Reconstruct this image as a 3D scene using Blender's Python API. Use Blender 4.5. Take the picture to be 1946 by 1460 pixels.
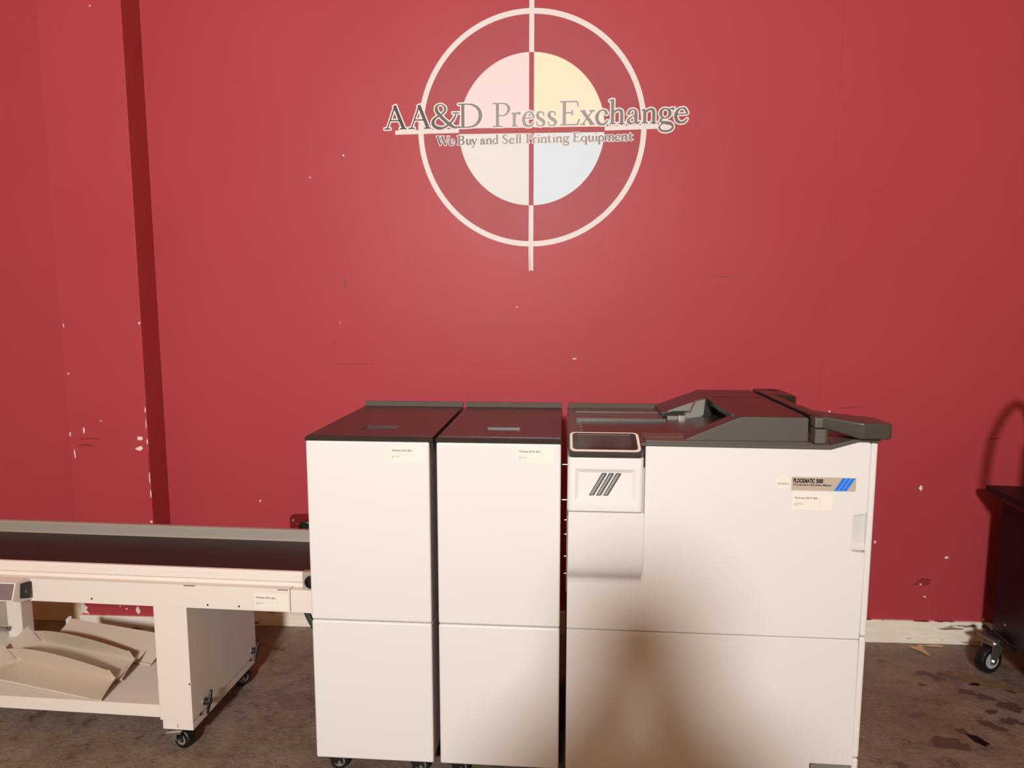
import bpy, bmesh, math, random
from mathutils import Vector, Matrix, Euler
R = math.radians
scene = bpy.context.scene
for o in list(bpy.data.objects): bpy.data.objects.remove(o)

# ------------------------------------------------------------------ camera
cam_data = bpy.data.cameras.new('camera'); cam = bpy.data.objects.new('camera', cam_data)
scene.collection.objects.link(cam)
cam_data.sensor_fit = 'HORIZONTAL'; cam_data.sensor_width = 36.0
cam_data.lens = 1291.6 / 1946 * 36.0
cam_data.clip_start = 0.05
cam.location = (0, 0, 1.5)
cam.rotation_euler = (R(90 - 6.664), 0, R(3.274))
scene.camera = cam
# ------------------------------------------------------------------ world, lamp, exposure
world = bpy.data.worlds.new('world'); scene.world = world; world.use_nodes = True
bg = world.node_tree.nodes['Background']
bg.inputs[0].default_value = (1.0, 0.50, 0.21, 1); bg.inputs[1].default_value = 0.39
ld = bpy.data.lights.new('ceiling_lamp', 'AREA'); ld.shape = 'DISK'; ld.size = 0.50; ld.spread = R(140)
ld.energy = 214; ld.color = (0.955, 0.97, 0.955)
lamp = bpy.data.objects.new('ceiling_lamp', ld); scene.collection.objects.link(lamp)
LAMP = Vector((-0.42, -3.2, 2.95)); lamp.location = LAMP
lamp.rotation_euler = (Vector((-0.35, 2.98, 1.75)) - LAMP).to_track_quat('-Z', 'Y').to_euler()
vs = scene.view_settings
scene.display_settings.display_device = 'sRGB'
vs.view_transform = 'Standard'; vs.look = 'None'; vs.exposure = 0.0; vs.gamma = 1.0
vs.use_curve_mapping = False

# ------------------------------------------------------------------ materials
def lin(c):
    c = c / 255.0
    return c / 12.92 if c <= 0.04045 else ((c + 0.055) / 1.055) ** 2.4
def rgb(*c): return (lin(c[0]), lin(c[1]), lin(c[2]), 1.0)
def mat(name, col, rough=0.5, metal=0.0, spec=0.5, bump=None, vary=None, var_scale=6.0):
    """bump=(scale, strength, distance); vary = second sRGB colour mixed in by noise"""
    m = bpy.data.materials.new(name); m.use_nodes = True
    nt = m.node_tree; b = nt.nodes['Principled BSDF']
    b.inputs['Base Color'].default_value = rgb(*col)
    b.inputs['Roughness'].default_value = rough; b.inputs['Metallic'].default_value = metal
    b.inputs['Specular IOR Level'].default_value = spec
    tc = nt.nodes.new('ShaderNodeTexCoord')
    if vary:
        n = nt.nodes.new('ShaderNodeTexNoise'); n.inputs['Scale'].default_value = var_scale; n.inputs['Detail'].default_value = 6
        nt.links.new(tc.outputs['Object'], n.inputs['Vector'])
        mx = nt.nodes.new('ShaderNodeMix'); mx.data_type = 'RGBA'
        mx.inputs['A'].default_value = rgb(*col); mx.inputs['B'].default_value = rgb(*vary)
        rp = nt.nodes.new('ShaderNodeMapRange'); rp.inputs['From Min'].default_value = 0.35; rp.inputs['From Max'].default_value = 0.7
        nt.links.new(n.outputs['Fac'], rp.inputs['Value']); nt.links.new(rp.outputs['Result'], mx.inputs['Factor'])
        nt.links.new(mx.outputs['Result'], b.inputs['Base Color'])
    if bump:
        n2 = nt.nodes.new('ShaderNodeTexNoise'); n2.inputs['Scale'].default_value = bump[0]; n2.inputs['Detail'].default_value = 4
        nt.links.new(tc.outputs['Object'], n2.inputs['Vector'])
        bp = nt.nodes.new('ShaderNodeBump'); bp.inputs['Strength'].default_value = bump[1]; bp.inputs['Distance'].default_value = bump[2]
        nt.links.new(n2.outputs['Fac'], bp.inputs['Height']); nt.links.new(bp.outputs['Normal'], b.inputs['Normal'])
    return m

M_wall = mat('red_wall_paint', (173, 64, 72), 0.46, spec=0.2, bump=(5, 0.05, 0.02), vary=(169, 61, 69), var_scale=1.6)
M_wallpaint2 = mat('duller_red_paint', (166, 70, 77), 0.48, spec=0.2, bump=(5, 0.05, 0.02), vary=(161, 65, 72), var_scale=3)
M_scuff = mat('dark_red_scuff', (138, 42, 49), 0.5)
M_chip = mat('bare_plaster_chip', (225, 214, 200), 0.8)
M_outlet = mat('glossy_dark_red_paint', (110, 18, 24), 0.25)
M_wood = mat('bare_pine_board', (222, 198, 162), 0.6, vary=(206, 178, 138), var_scale=9)
M_white = mat('white_machine_plastic', (221, 217, 214), 0.45, spec=0.4, bump=(400, 0.03, 0.001))
M_fairing = M_white
M_groove = mat('grey_seam_plastic', (150, 143, 136), 0.6)  # grey strip in the joint between the covers
M_side = mat('light_grey_side_sheet', (205, 202, 199), 0.45)
M_dark = mat('charcoal_textured_plastic', (86, 81, 74), 0.34, spec=0.55, bump=(650, 0.25, 0.0008))
M_darkgloss = mat('charcoal_smooth_plastic', (66, 61, 55), 0.3, spec=0.5)
M_lid = mat('charcoal_lid_plastic', (48, 43, 38), 0.3, spec=0.45, bump=(500, 0.05, 0.0006))
M_mid = mat('grey_plastic', (128, 123, 115), 0.45)
M_black = mat('black_rubber', (18, 17, 16), 0.42)
M_blackpaint = mat('black_painted_steel', (13, 11, 11), 0.42, spec=0.25, bump=(300, 0.05, 0.001))
M_cream = mat('cream_powder_coat', (222, 212, 203), 0.5, spec=0.35, bump=(300, 0.04, 0.001))
M_creamside = M_cream
M_trayw = mat('beige_sheet_steel', (205, 190, 172), 0.36, spec=0.5)
M_alu = mat('brushed_aluminium', (176, 168, 158), 0.42, metal=0.35, bump=(120, 0.05, 0.001))
M_hinge = mat('dark_grey_hinge_plastic', (92, 87, 80), 0.4)
M_steel = mat('zinc_steel', (178, 174, 168), 0.3, metal=0.9)
M_chrome = mat('bright_steel', (225, 222, 216), 0.15, metal=1.0)
M_belt = mat('dark_conveyor_belt', (42, 35, 33), 0.45, spec=0.28, vary=(37, 30, 29), var_scale=5)
M_greyhub = mat('grey_wheel_hub', (165, 166, 168), 0.5)
M_bezel = mat('cream_bezel_ring', (236, 222, 212), 0.4)
M_screen = mat('dark_glossy_screen', (60, 44, 46), 0.12, spec=0.7)
M_glass = mat('screen_frame_black', (34, 28, 26), 0.12, spec=0.7)
M_sticker = mat('warm_white_sticker', (230, 222, 213), 0.6)
M_ink = mat('black_print', (45, 42, 40), 0.7)
M_line = mat('pale_grey_print', (186, 180, 170), 0.7)
M_seal = mat('cream_round_seal', (226, 220, 212), 0.55)
M_gold = mat('pale_gold_print', (205, 190, 160), 0.6)
M_plate = mat('taupe_name_plate', (186, 168, 150), 0.4, spec=0.5)
M_blackink = mat('plate_black_print', (22, 18, 18), 0.5)
M_blue = mat('bright_blue_stripe', (10, 118, 232), 0.45)
M_slot = mat('grille_grey_mesh', (146, 146, 144), 0.5, bump=(900, 0.3, 0.001))
M_slotdark = mat('grille_dark_edge', (62, 60, 58), 0.4)
M_ring = mat('logo_cream_paint', (220, 211, 208), 0.6)
M_pink = mat('logo_pink_paint', (229, 208, 209), 0.6)
M_yellow = mat('logo_yellow_paint', (231, 223, 193), 0.6)
M_beige = mat('logo_beige_paint', (218, 215, 213), 0.6)
M_blueq = mat('logo_pale_blue_paint', (207, 220, 227), 0.6)
M_halo = mat('lettering_outline_cream', (228, 218, 213), 0.6)
M_ctrl = mat('mauve_control_face', (120, 104, 104), 0.4)
M_green = mat('dark_green_cable', (38, 52, 40), 0.5)
M_paper = mat('tan_paper_scrap', (196, 160, 122), 0.8)
M_stain = mat('dark_floor_stain', (88, 72, 62), 0.45)
M_stainblack = mat('black_floor_spot', (12, 9, 8), 0.4)
M_stainyellow = mat('yellowish_floor_wear', (128, 104, 78), 0.7, vary=(104, 84, 66), var_scale=40)
M_skin = mat('skin', (205, 160, 135), 0.5)
M_shirt = mat('dark_shirt', (60, 62, 70), 0.8)
M_jeans = mat('blue_jeans', (50, 60, 85), 0.8)
M_hair = mat('brown_hair', (50, 35, 28), 0.6)

def ink_gradient():
    """printed lettering: dark towards both ends, faded grey towards the middle"""
    m = mat('faded_print', (110, 100, 94), 0.6); nt = m.node_tree; b = nt.nodes['Principled BSDF']
    tc = nt.nodes.new('ShaderNodeTexCoord'); sp = nt.nodes.new('ShaderNodeSeparateXYZ')
    nt.links.new(tc.outputs['Object'], sp.inputs[0])
    mr = nt.nodes.new('ShaderNodeMapRange'); mr.inputs['From Min'].default_value = -0.63; mr.inputs['From Max'].default_value = 0.65
    nt.links.new(sp.outputs['X'], mr.inputs['Value'])
    cr = nt.nodes.new('ShaderNodeValToRGB'); e = cr.color_ramp.elements
    e[0].position = 0.0; e[0].color = rgb(54, 47, 45); e[1].position = 1.0; e[1].color = rgb(100, 92, 90)
    for p, c in ((0.12, (66, 58, 55)), (0.25, (108, 103, 101)), (0.42, (150, 145, 142)), (0.6, (152, 146, 140)), (0.78, (120, 114, 112))):
        k = e.new(p); k.color = rgb(*c)
    nt.links.new(mr.outputs['Result'], cr.inputs['Fac']); nt.links.new(cr.outputs['Color'], b.inputs['Base Color'])
    return m
M_letters = ink_gradient()

def baseboard_mat():
    m = mat('peeling_white_baseboard', (240, 231, 218), 0.6); nt = m.node_tree; b = nt.nodes['Principled BSDF']
    tc = nt.nodes.new('ShaderNodeTexCoord'); mp = nt.nodes.new('ShaderNodeMapping'); mp.inputs['Scale'].default_value = (1, 1, 6)
    nt.links.new(tc.outputs['Object'], mp.inputs['Vector'])
    n = nt.nodes.new('ShaderNodeTexNoise'); n.inputs['Scale'].default_value = 7; n.inputs['Detail'].default_value = 8
    nt.links.new(mp.outputs['Vector'], n.inputs['Vector'])
    cr = nt.nodes.new('ShaderNodeValToRGB'); e = cr.color_ramp.elements
    e[0].position = 0.335; e[0].color = rgb(140, 114, 92); e[1].position = 0.38; e[1].color = rgb(240, 231, 218)
    k = e.new(0.62); k.color = rgb(232, 219, 201); k = e.new(0.8); k.color = rgb(242, 233, 220)
    nt.links.new(n.outputs['Fac'], cr.inputs['Fac'])
    # slopped red paint along the top edge
    sp = nt.nodes.new('ShaderNodeSeparateXYZ'); nt.links.new(tc.outputs['Object'], sp.inputs[0])
    n2 = nt.nodes.new('ShaderNodeTexNoise'); n2.inputs['Scale'].default_value = 11; n2.inputs['Detail'].default_value = 5
    nt.links.new(tc.outputs['Object'], n2.inputs['Vector'])
    ma = nt.nodes.new('ShaderNodeMath'); ma.operation = 'MULTIPLY_ADD'; ma.inputs[1].default_value = 0.05; 
    nt.links.new(n2.outputs['Fac'], ma.inputs[0]); nt.links.new(sp.outputs['Z'], ma.inputs[2])
    gt = nt.nodes.new('ShaderNodeMath'); gt.operation = 'GREATER_THAN'; gt.inputs[1].default_value = 0.131
    nt.links.new(ma.outputs[0], gt.inputs[0])
    mx = nt.nodes.new('ShaderNodeMix'); mx.data_type = 'RGBA'; mx.inputs['B'].default_value = rgb(140, 62, 62)
    nt.links.new(cr.outputs['Color'], mx.inputs['A']); nt.links.new(gt.outputs[0], mx.inputs['Factor'])
    nt.links.new(mx.outputs['Result'], b.inputs['Base Color'])
    bp = nt.nodes.new('ShaderNodeBump'); bp.inputs['Strength'].default_value = 0.4; bp.inputs['Distance'].default_value = 0.004
    nt.links.new(n.outputs['Fac'], bp.inputs['Height']); nt.links.new(bp.outputs['Normal'], b.inputs['Normal'])
    return m
M_base = baseboard_mat()

def floor_mat():
    m = mat('worn_concrete_floor', (110, 92, 80), 0.55); nt = m.node_tree; b = nt.nodes['Principled BSDF']
    tc = nt.nodes.new('ShaderNodeTexCoord')
    def noise(scale, detail, rough=0.6):
        n = nt.nodes.new('ShaderNodeTexNoise'); n.inputs['Scale'].default_value = scale; n.inputs['Detail'].default_value = detail
        n.inputs['Roughness'].default_value = rough
        nt.links.new(tc.outputs['Object'], n.inputs['Vector']); return n
    n1 = noise(2.3, 8, 0.68); n2 = noise(11, 12, 0.78); n3 = noise(60, 4)
    cr = nt.nodes.new('ShaderNodeValToRGB'); e = cr.color_ramp.elements
    e[0].position = 0.3; e[0].color = rgb(112, 94, 84); e[1].position = 0.7; e[1].color = rgb(150, 134, 121)
    k = e.new(0.5); k.color = rgb(130, 112, 100)
    nt.links.new(n1.outputs['Fac'], cr.inputs['Fac'])
    cr2 = nt.nodes.new('ShaderNodeValToRGB'); e = cr2.color_ramp.elements
    e[0].position = 0.34; e[0].color = (0.26, 0.23, 0.21, 1); e[1].position = 0.66; e[1].color = (1.28, 1.24, 1.2, 1)
    k = e.new(0.45); k.color = (0.88, 0.86, 0.85, 1)
    nt.links.new(n2.outputs['Fac'], cr2.inputs['Fac'])
    mx = nt.nodes.new('ShaderNodeMix'); mx.data_type = 'RGBA'; mx.blend_type = 'MULTIPLY'; mx.inputs['Factor'].default_value = 0.9
    nt.links.new(cr.outputs['Color'], mx.inputs['A']); nt.links.new(cr2.outputs['Color'], mx.inputs['B'])
    # tiny pale and dark specks
    vo = nt.nodes.new('ShaderNodeTexVoronoi'); vo.voronoi_dimensions = '2D'; vo.inputs['Scale'].default_value = 30
    nt.links.new(tc.outputs['Object'], vo.inputs['Vector'])
    lt = nt.nodes.new('ShaderNodeMath'); lt.operation = 'LESS_THAN'; lt.inputs[1].default_value = 0.075
    nt.links.new(vo.outputs['Distance'], lt.inputs[0])
    sc = nt.nodes.new('ShaderNodeSeparateColor'); nt.links.new(vo.outputs['Color'], sc.inputs[0])
    g1 = nt.nodes.new('ShaderNodeMath'); g1.operation = 'GREATER_THAN'; g1.inputs[1].default_value = 0.86
    nt.links.new(sc.outputs[0], g1.inputs[0])
    mu = nt.nodes.new('ShaderNodeMath'); mu.operation = 'MULTIPLY'; nt.links.new(lt.outputs[0], mu.inputs[0]); nt.links.new(g1.outputs[0], mu.inputs[1])
    sel = nt.nodes.new('ShaderNodeMix'); sel.data_type = 'RGBA'; sel.inputs['A'].default_value = rgb(38, 28, 24); sel.inputs['B'].default_value = rgb(160, 144, 128)
    g2 = nt.nodes.new('ShaderNodeMath'); g2.operation = 'GREATER_THAN'; g2.inputs[1].default_value = 0.5
    nt.links.new(sc.outputs[1], g2.inputs[0]); nt.links.new(g2.outputs[0], sel.inputs['Factor'])
    mx2 = nt.nodes.new('ShaderNodeMix'); mx2.data_type = 'RGBA'
    nt.links.new(mu.outputs[0], mx2.inputs['Factor']); nt.links.new(mx.outputs['Result'], mx2.inputs['A']); nt.links.new(sel.outputs['Result'], mx2.inputs['B'])
    nt.links.new(mx2.outputs['Result'], b.inputs['Base Color'])
    mr = nt.nodes.new('ShaderNodeMapRange'); mr.inputs['To Min'].default_value = 0.4; mr.inputs['To Max'].default_value = 0.7
    nt.links.new(n2.outputs['Fac'], mr.inputs['Value']); nt.links.new(mr.outputs['Result'], b.inputs['Roughness'])
    ad = nt.nodes.new('ShaderNodeMath'); ad.operation = 'ADD'; nt.links.new(n2.outputs['Fac'], ad.inputs[0]); nt.links.new(n3.outputs['Fac'], ad.inputs[1])
    bp = nt.nodes.new('ShaderNodeBump'); bp.inputs['Strength'].default_value = 0.45; bp.inputs['Distance'].default_value = 0.01
    nt.links.new(ad.outputs[0], bp.inputs['Height']); nt.links.new(bp.outputs['Normal'], b.inputs['Normal'])
    return m
M_floor = floor_mat()

# ------------------------------------------------------------------ mesh helpers
def obj(name, bm, m, parent=None, angle=32):
    me = bpy.data.meshes.new(name); bm.normal_update(); bm.to_mesh(me); bm.free()
    o = bpy.data.objects.new(name, me); scene.collection.objects.link(o)
    for mm in (m if isinstance(m, (list, tuple)) else [m]): me.materials.append(mm)
    for p in me.polygons: p.use_smooth = True
    me.set_sharp_from_angle(angle=R(angle))
    wn = o.modifiers.new('weighted_normal', 'WEIGHTED_NORMAL'); wn.mode = 'FACE_AREA'; wn.keep_sharp = True
    if parent: o.parent = parent
    return o
def thing(name, label, cat, loc=(0, 0, 0), yaw=0.0, group=None):
    o = bpy.data.objects.new(name, None); scene.collection.objects.link(o)
    o.empty_display_size = 0.1; o.location = loc; o.rotation_euler = (0, 0, R(yaw))
    return tag(o, label, cat, group)
def tag(o, label, cat, group=None):
    o['label'] = label; o['category'] = cat
    if group: o['group'] = group
    return o
def struct(o): o['kind'] = 'structure'; return o
def add_hull(bm, verts, faces, mi=0):
    vs_ = [bm.verts.new(v) for v in verts]
    out = []
    for f in faces:
        fc = bm.faces.new([vs_[i] for i in f]); fc.material_index = mi; out.append(fc)
    return vs_, out
def merge(bm, tmp, mi=0):
    """append a temporary bmesh to bm"""
    mp = {v: bm.verts.new(v.co) for v in tmp.verts}
    for f in tmp.faces:
        nf = bm.faces.new([mp[v] for v in f.verts]); nf.material_index = mi
    tmp.free()
def bevel_all(bm, off, seg=2, sel=None):
    if off <= 0: return
    ed = [e for e in bm.edges if (sel is None or sel(e))]
    bmesh.ops.bevel(bm, geom=ed, offset=off, segments=seg, profile=0.5, affect='EDGES', clamp_overlap=True)
def box(bm, x0, x1, y0, y1, z0, z1, bev=0.0, seg=2, mi=0, sel=None):
    t = bmesh.new()
    add_hull(t, [(x0,y0,z0),(x1,y0,z0),(x1,y1,z0),(x0,y1,z0),(x0,y0,z1),(x1,y0,z1),(x1,y1,z1),(x0,y1,z1)],
             [(0,3,2,1),(4,5,6,7),(0,1,5,4),(1,2,6,5),(2,3,7,6),(3,0,4,7)])
    bevel_all(t, bev, seg, sel); merge(bm, t, mi)
def prism(bm, pts, a0, a1, axis='y', bev=0.0, seg=2, mi=0, sel=None, warp=None):
    """polygon extruded along an axis: 'y': pts=(x,z); 'z': pts=(x,y); 'x': pts=(y,z)"""
    t = bmesh.new(); n = len(pts)
    def P(p, a):
        return (p[0], a, p[1]) if axis == 'y' else (p[0], p[1], a) if axis == 'z' else (a, p[0], p[1])
    v0 = [t.verts.new(P(p, a0)) for p in pts]; v1 = [t.verts.new(P(p, a1)) for p in pts]
    t.faces.new(v0); t.faces.new(v1[::-1])
    for i in range(n): t.faces.new((v0[i], v1[i], v1[(i+1) % n], v0[(i+1) % n]))
    bmesh.ops.recalc_face_normals(t, faces=t.faces)
    if warp:
        for v in t.verts: v.co = warp(v.co)
    bevel_all(t, bev, seg, sel); merge(bm, t, mi)
def cyl(bm, p0, p1, r, r2=None, n=24, mi=0):
    p0 = Vector(p0); p1 = Vector(p1); d = (p1 - p0); r2 = r if r2 is None else r2
    q = d.to_track_quat('Z', 'Y'); ex = q @ Vector((1,0,0)); ey = q @ Vector((0,1,0))
    c0 = [bm.verts.new(p0 + (ex*math.cos(2*math.pi*i/n) + ey*math.sin(2*math.pi*i/n))*r) for i in range(n)]
    c1 = [bm.verts.new(p1 + (ex*math.cos(2*math.pi*i/n) + ey*math.sin(2*math.pi*i/n))*r2) for i in range(n)]
    fs = [bm.faces.new(c0[::-1]), bm.faces.new(c1)]
    for i in range(n): fs.append(bm.faces.new((c0[i], c0[(i+1)%n], c1[(i+1)%n], c1[i])))
    for f in fs: f.material_index = mi
def lathe(bm, c, axis, prof, n=28, mi=0):
    """prof: list of (radius, along axis)"""
    c = Vector(c); q = Vector(axis).to_track_quat('Z', 'Y'); ex = q @ Vector((1,0,0)); ey = q @ Vector((0,1,0)); ez = q @ Vector((0,0,1))
    rings = []
    for r, h in prof:
        rings.append([bm.verts.new(c + ez*h + (ex*math.cos(2*math.pi*i/n) + ey*math.sin(2*math.pi*i/n))*max(r, 1e-4)) for i in range(n)])
    for a, b in zip(rings, rings[1:]):
        for i in range(n): bm.faces.new((a[i], a[(i+1)%n], b[(i+1)%n], b[i])).material_index = mi
    bm.faces.new(rings[0][::-1]).material_index = mi; bm.faces.new(rings[-1]).material_index = mi
def tube(bm, path, r, n=12, mi=0):
    P = [Vector(p) for p in path]; rings = []
    for i, p in enumerate(P):
        d = (P[min(i+1, len(P)-1)] - P[max(i-1, 0)]).normalized()
        q = d.to_track_quat('Z', 'Y'); ex = q @ Vector((1,0,0)); ey = q @ Vector((0,1,0))
        rings.append([bm.verts.new(p + (ex*math.cos(2*math.pi*k/n) + ey*math.sin(2*math.pi*k/n))*r) for k in range(n)])
    for a, b in zip(rings, rings[1:]):
        # align start index to the nearest vertex
        s = min(range(n), key=lambda k: (b[k].co - a[0].co).length)
        for i in range(n): bm.faces.new((a[i], a[(i+1)%n], b[(i+1+s)%n], b[(i+s)%n])).material_index = mi
    bm.faces.new(rings[0][::-1]); bm.faces.new(rings[-1])
def smooth_path(pts, n=10):
    P = [Vector(p) for p in pts]; P = [P[0]*2 - P[1]] + P + [P[-1]*2 - P[-2]]; out = []
    for i in range(1, len(P)-2):
        for k in range(n):
            t = k/n
            out.append(0.5*((2*P[i]) + (P[i+1]-P[i-1])*t + (2*P[i-1]-5*P[i]+4*P[i+1]-P[i+2])*t*t + (3*P[i]-P[i-1]-3*P[i+1]+P[i+2])*t**3))
    out.append(P[-2]); return out
def blob(bm, cx, cy, rx, ry, plane, off, mi, seed, n=14, rough=0.35, rot=0.0, th=0.0006):
    """irregular thin patch; plane 'wall' (x,z at depth off, facing -y) or 'floor' (x,y at height off)"""
    rnd = random.Random(seed); pts = []
    for i in range(n):
        a = 2*math.pi*i/n; k = 1 + rnd.uniform(-rough, rough)
        x = math.cos(a)*rx*k; y = math.sin(a)*ry*k
        pts.append((cx + x*math.cos(rot) - y*math.sin(rot), cy + x*math.sin(rot) + y*math.cos(rot)))
    if n >= 14:
        for _ in range(2):
            pts = [q for a, b in zip(pts, pts[1:] + pts[:1]) for q in ((a[0]*.75 + b[0]*.25, a[1]*.75 + b[1]*.25), (a[0]*.25 + b[0]*.75, a[1]*.25 + b[1]*.75))]
    if plane == 'wall': prism(bm, pts, off - th, off + 0.0002, 'y', mi=mi)
    else: prism(bm, pts, off - 0.0002, off + th, 'z', mi=mi)
def text_faces(s, size, bold=0.0, shear=0.0, width=None):
    """returns (verts2d, faces) of a flat line of text starting at the origin"""
    cu = bpy.data.curves.new('txt', 'FONT'); cu.body = s; cu.size = size; cu.offset = bold; cu.shear = shear
    cu.resolution_u = 3
    o = bpy.data.objects.new('txt', cu); scene.collection.objects.link(o)
    dg = bpy.context.evaluated_depsgraph_get(); me = bpy.data.meshes.new_from_object(o.evaluated_get(dg))
    V = [(v.co.x, v.co.y) for v in me.vertices]; F = [tuple(p.vertices) for p in me.polygons]
    bpy.data.objects.remove(o); bpy.data.meshes.remove(me); bpy.data.curves.remove(cu)
    if V:
        x0 = min(v[0] for v in V); x1 = max(v[0] for v in V)
        k = (width / (x1 - x0)) if width else 1.0
        V = [((v[0]-x0)*k, v[1]) for v in V]
    return V, F
def put_text(bm, s, x, y, z, size, mi=0, **kw):
    """text in the x-z plane facing -y, lower-left at (x, z)"""
    V, F = text_faces(s, size, **kw)
    vs_ = [bm.verts.new((x + a, y, z + b)) for a, b in V]
    for f in F:
        try: bm.faces.new([vs_[i] for i in f]).material_index = mi
        except ValueError: pass

# ------------------------------------------------------------------ room
WY = 2.983                      # main wall plane
PX0, PX1, PY = -2.133, -1.769, 2.850   # pilaster
bm = bmesh.new()
box(bm, -4.5, 4.5, WY, WY + 0.12, 0, 4.8)
# drywall joint on the right: a slim raised ridge
rnd = random.Random(3); zs = [0.12 + 0.12*i for i in range(30)]
for a, b in zip(zs, zs[1:]):
    xa = 1.183 - 0.03*(1 - a/2.7) + rnd.uniform(-.002, .002); w = 0.006 if a < 1.2 else 0.004
    prism(bm, [(xa - w, a), (xa + w, a), (xa + w, b), (xa - w, b)], WY - 0.0012, WY + 0.001, 'y', mi=0)
for k, (x, z, rx, rz) in enumerate([(.104,1.264,.010,.003),(1.612,.708,.007,.011),(1.433,.46,.004,.007),(1.743,.395,.008,.005),
        (1.661,.214,.006,.003),(1.206,1.04,.004,.004),(1.64,.27,.004,.004),(-.899,2.14,.004,.004),(-1.05,2.05,.003,.003),(1.92,.115,.005,.005),
        (-.15,1.49,.003,.003),(-.935,1.42,.002,.003),(-1.335,.60,.003,.006),(1.30,.95,.002,.002)]):
    blob(bm, x, z, rx, rz, 'wall', WY, 1, 50+k, n=11)
for k, (x, z, rx, rz, ro) in enumerate([(-.88,1.236,.085,.0022,.03),(-.24,1.422,.07,.0018,.0),(-1.01,1.245,.018,.001,0),(-.91,1.592,.008,.026,0),(-.908,2.139,.006,.012,0),
        (-1.358,2.458,.004,.006,0),(-1.06,2.159,.006,.008,0),(1.65,.28,.035,.016,.2),(1.90,.93,.03,.004,.1),(1.30,1.06,.05,.0025,.1),(.03,1.52,.035,.0015,0),(-.75,1.28,.012,.002,0),
        (.75,1.62,.07,.0016,.05),(-.97,1.33,.006,.01,.5)]):
    blob(bm, x, z, rx, rz, 'wall', WY, 2, 90+k, n=16, rough=0.4, rot=ro, th=.0004 + .00002*k)
wall = struct(obj('wall_back', bm, [M_wall, M_chip, M_scuff]))

bm = bmesh.new()
box(bm, PX0, PX1, PY, WY - 0.0005, 0.0, 4.8, bev=0.004, seg=2, sel=lambda e: abs(e.verts[0].co.z - e.verts[1].co.z) > 1)
for k, (x, z, rx, rz) in enumerate([(-1.809,.915,.012,.009),(-1.811,.868,.013,.009),(-1.90,2.72,.003,.003),(-2.117,1.41,.002,.006),(-2.112,1.20,.005,.003),(-2.06,.945,.004,.012),
        (-2.125,.93,.003,.012),(-2.110,.84,.003,.03),(-1.776,1.42,.004,.006),(-1.774,1.04,.003,.012),(-1.774,.98,.002,.02),(-1.773,.90,.003,.01),(-1.773,.74,.002,.04),(-1.772,.66,.003,.02),(-1.778,.535,.007,.005),
        (-1.98,.99,.003,.003),(-1.92,.125,.004,.004),(-1.865,.118,.010,.014),(-1.95,.135,.003,.003)]):
    blob(bm, x, z, rx, rz, 'wall', PY, 1, 150+k, n=11, rough=.45)
for k, (x, z, rx, rz) in enumerate([(-2.04,.91,.06,.004),(-2.06,.88,.04,.006),(-1.773,.80,.003,.05)]):
    blob(bm, x, z, rx, rz, 'wall', PY, 2, 180+k, n=14, rough=.4)
pts = [(PX0 - .001, .10), (PX0 + .035, .095), (PX0 + .022, .115), (PX0 + .03, .125), (PX0 + .014, .14), (PX0 + .012, .155), (PX0 + .022, .165), (PX0 + .012, .185), (PX0 - .001, .19)]
prism(bm, pts, PY - .0006, PY + .0005, 'y', mi=1)
struct(obj('wall_pilaster', bm, [M_wall, M_chip, M_scuff]))

def baseboard(name, x0, x1, y, h, m, t=0.014):
    bm = bmesh.new(); box(bm, x0, x1, y - t, y + 0.001, 0.0, h, bev=0.003, seg=2)
    return struct(obj(name, bm, m))
baseboard('baseboard_right', PX1, 4.2, WY, 0.105, M_base)
baseboard('baseboard_left', -4.2, PX0, WY, 0.19, M_wood, 0.018)
bm = bmesh.new(); box(bm, PX0 - .004, PX1 + 0.012, PY - 0.012, PY + .001, 0, 0.092, bev=.003)
box(bm, PX1 - .001, PX1 + .012, PY - .011, WY - .013, 0, 0.092, bev=.003)
struct(obj('baseboard_pilaster', bm, M_base))

bm = bmesh.new(); box(bm, -4.5, 4.5, -4.2, WY + 0.12, -0.08, 0.0)
for k, (x, y, rx, ry, ro) in enumerate([(1.366,2.264,.06,.035,.4),(1.40,2.245,.04,.02,.1),(1.641,2.459,.024,.018,.2),(1.731,2.494,.045,.03,-.5),(1.659,2.399,.026,.02,0),(1.685,2.41,.02,.014,-.3),(1.71,2.385,.026,.014,-.2),
        (1.575,2.385,.03,.02,-.4),(1.60,2.355,.03,.018,-.4),(1.63,2.585,.035,.02,-.3),(1.68,2.55,.04,.02,-.4),(1.60,2.715,.02,.014,0),(1.56,2.70,.04,.018,-.5),(1.53,2.72,.03,.02,-.3),(1.63,2.69,.03,.012,-.4),(1.80,2.60,.022,.014,-.3),(1.48,2.63,.018,.01,-.2),(1.46,2.33,.02,.02,.6)]):
    blob(bm, x, y, rx, ry, 'floor', 0, 1, 300+k, n=16, rough=.35, rot=ro, th=.0004 + .00007*k)
for k, (x, y, rx, ry, ro) in enumerate([(1.690,2.645,.022,.009,.1),(1.486,2.285,.018,.038,.5)]):
    blob(bm, x, y, rx, ry, 'floor', 0.0002, 2, 340+k, n=14, rough=.25, rot=ro, th=.0018 + .0001*k)
pts = [(1.60,2.75),(1.66,2.745),(1.76,2.70),(1.84,2.655),(1.95,2.59),(1.93,2.545),(1.85,2.585),(1.80,2.61),(1.72,2.63),(1.66,2.66),(1.62,2.70)]
prism(bm, pts, -0.0002, 0.00035, 'z', mi=3)
struct(obj('floor', bm, [M_floor, M_stain, M_stainblack, M_stainyellow]))

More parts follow.
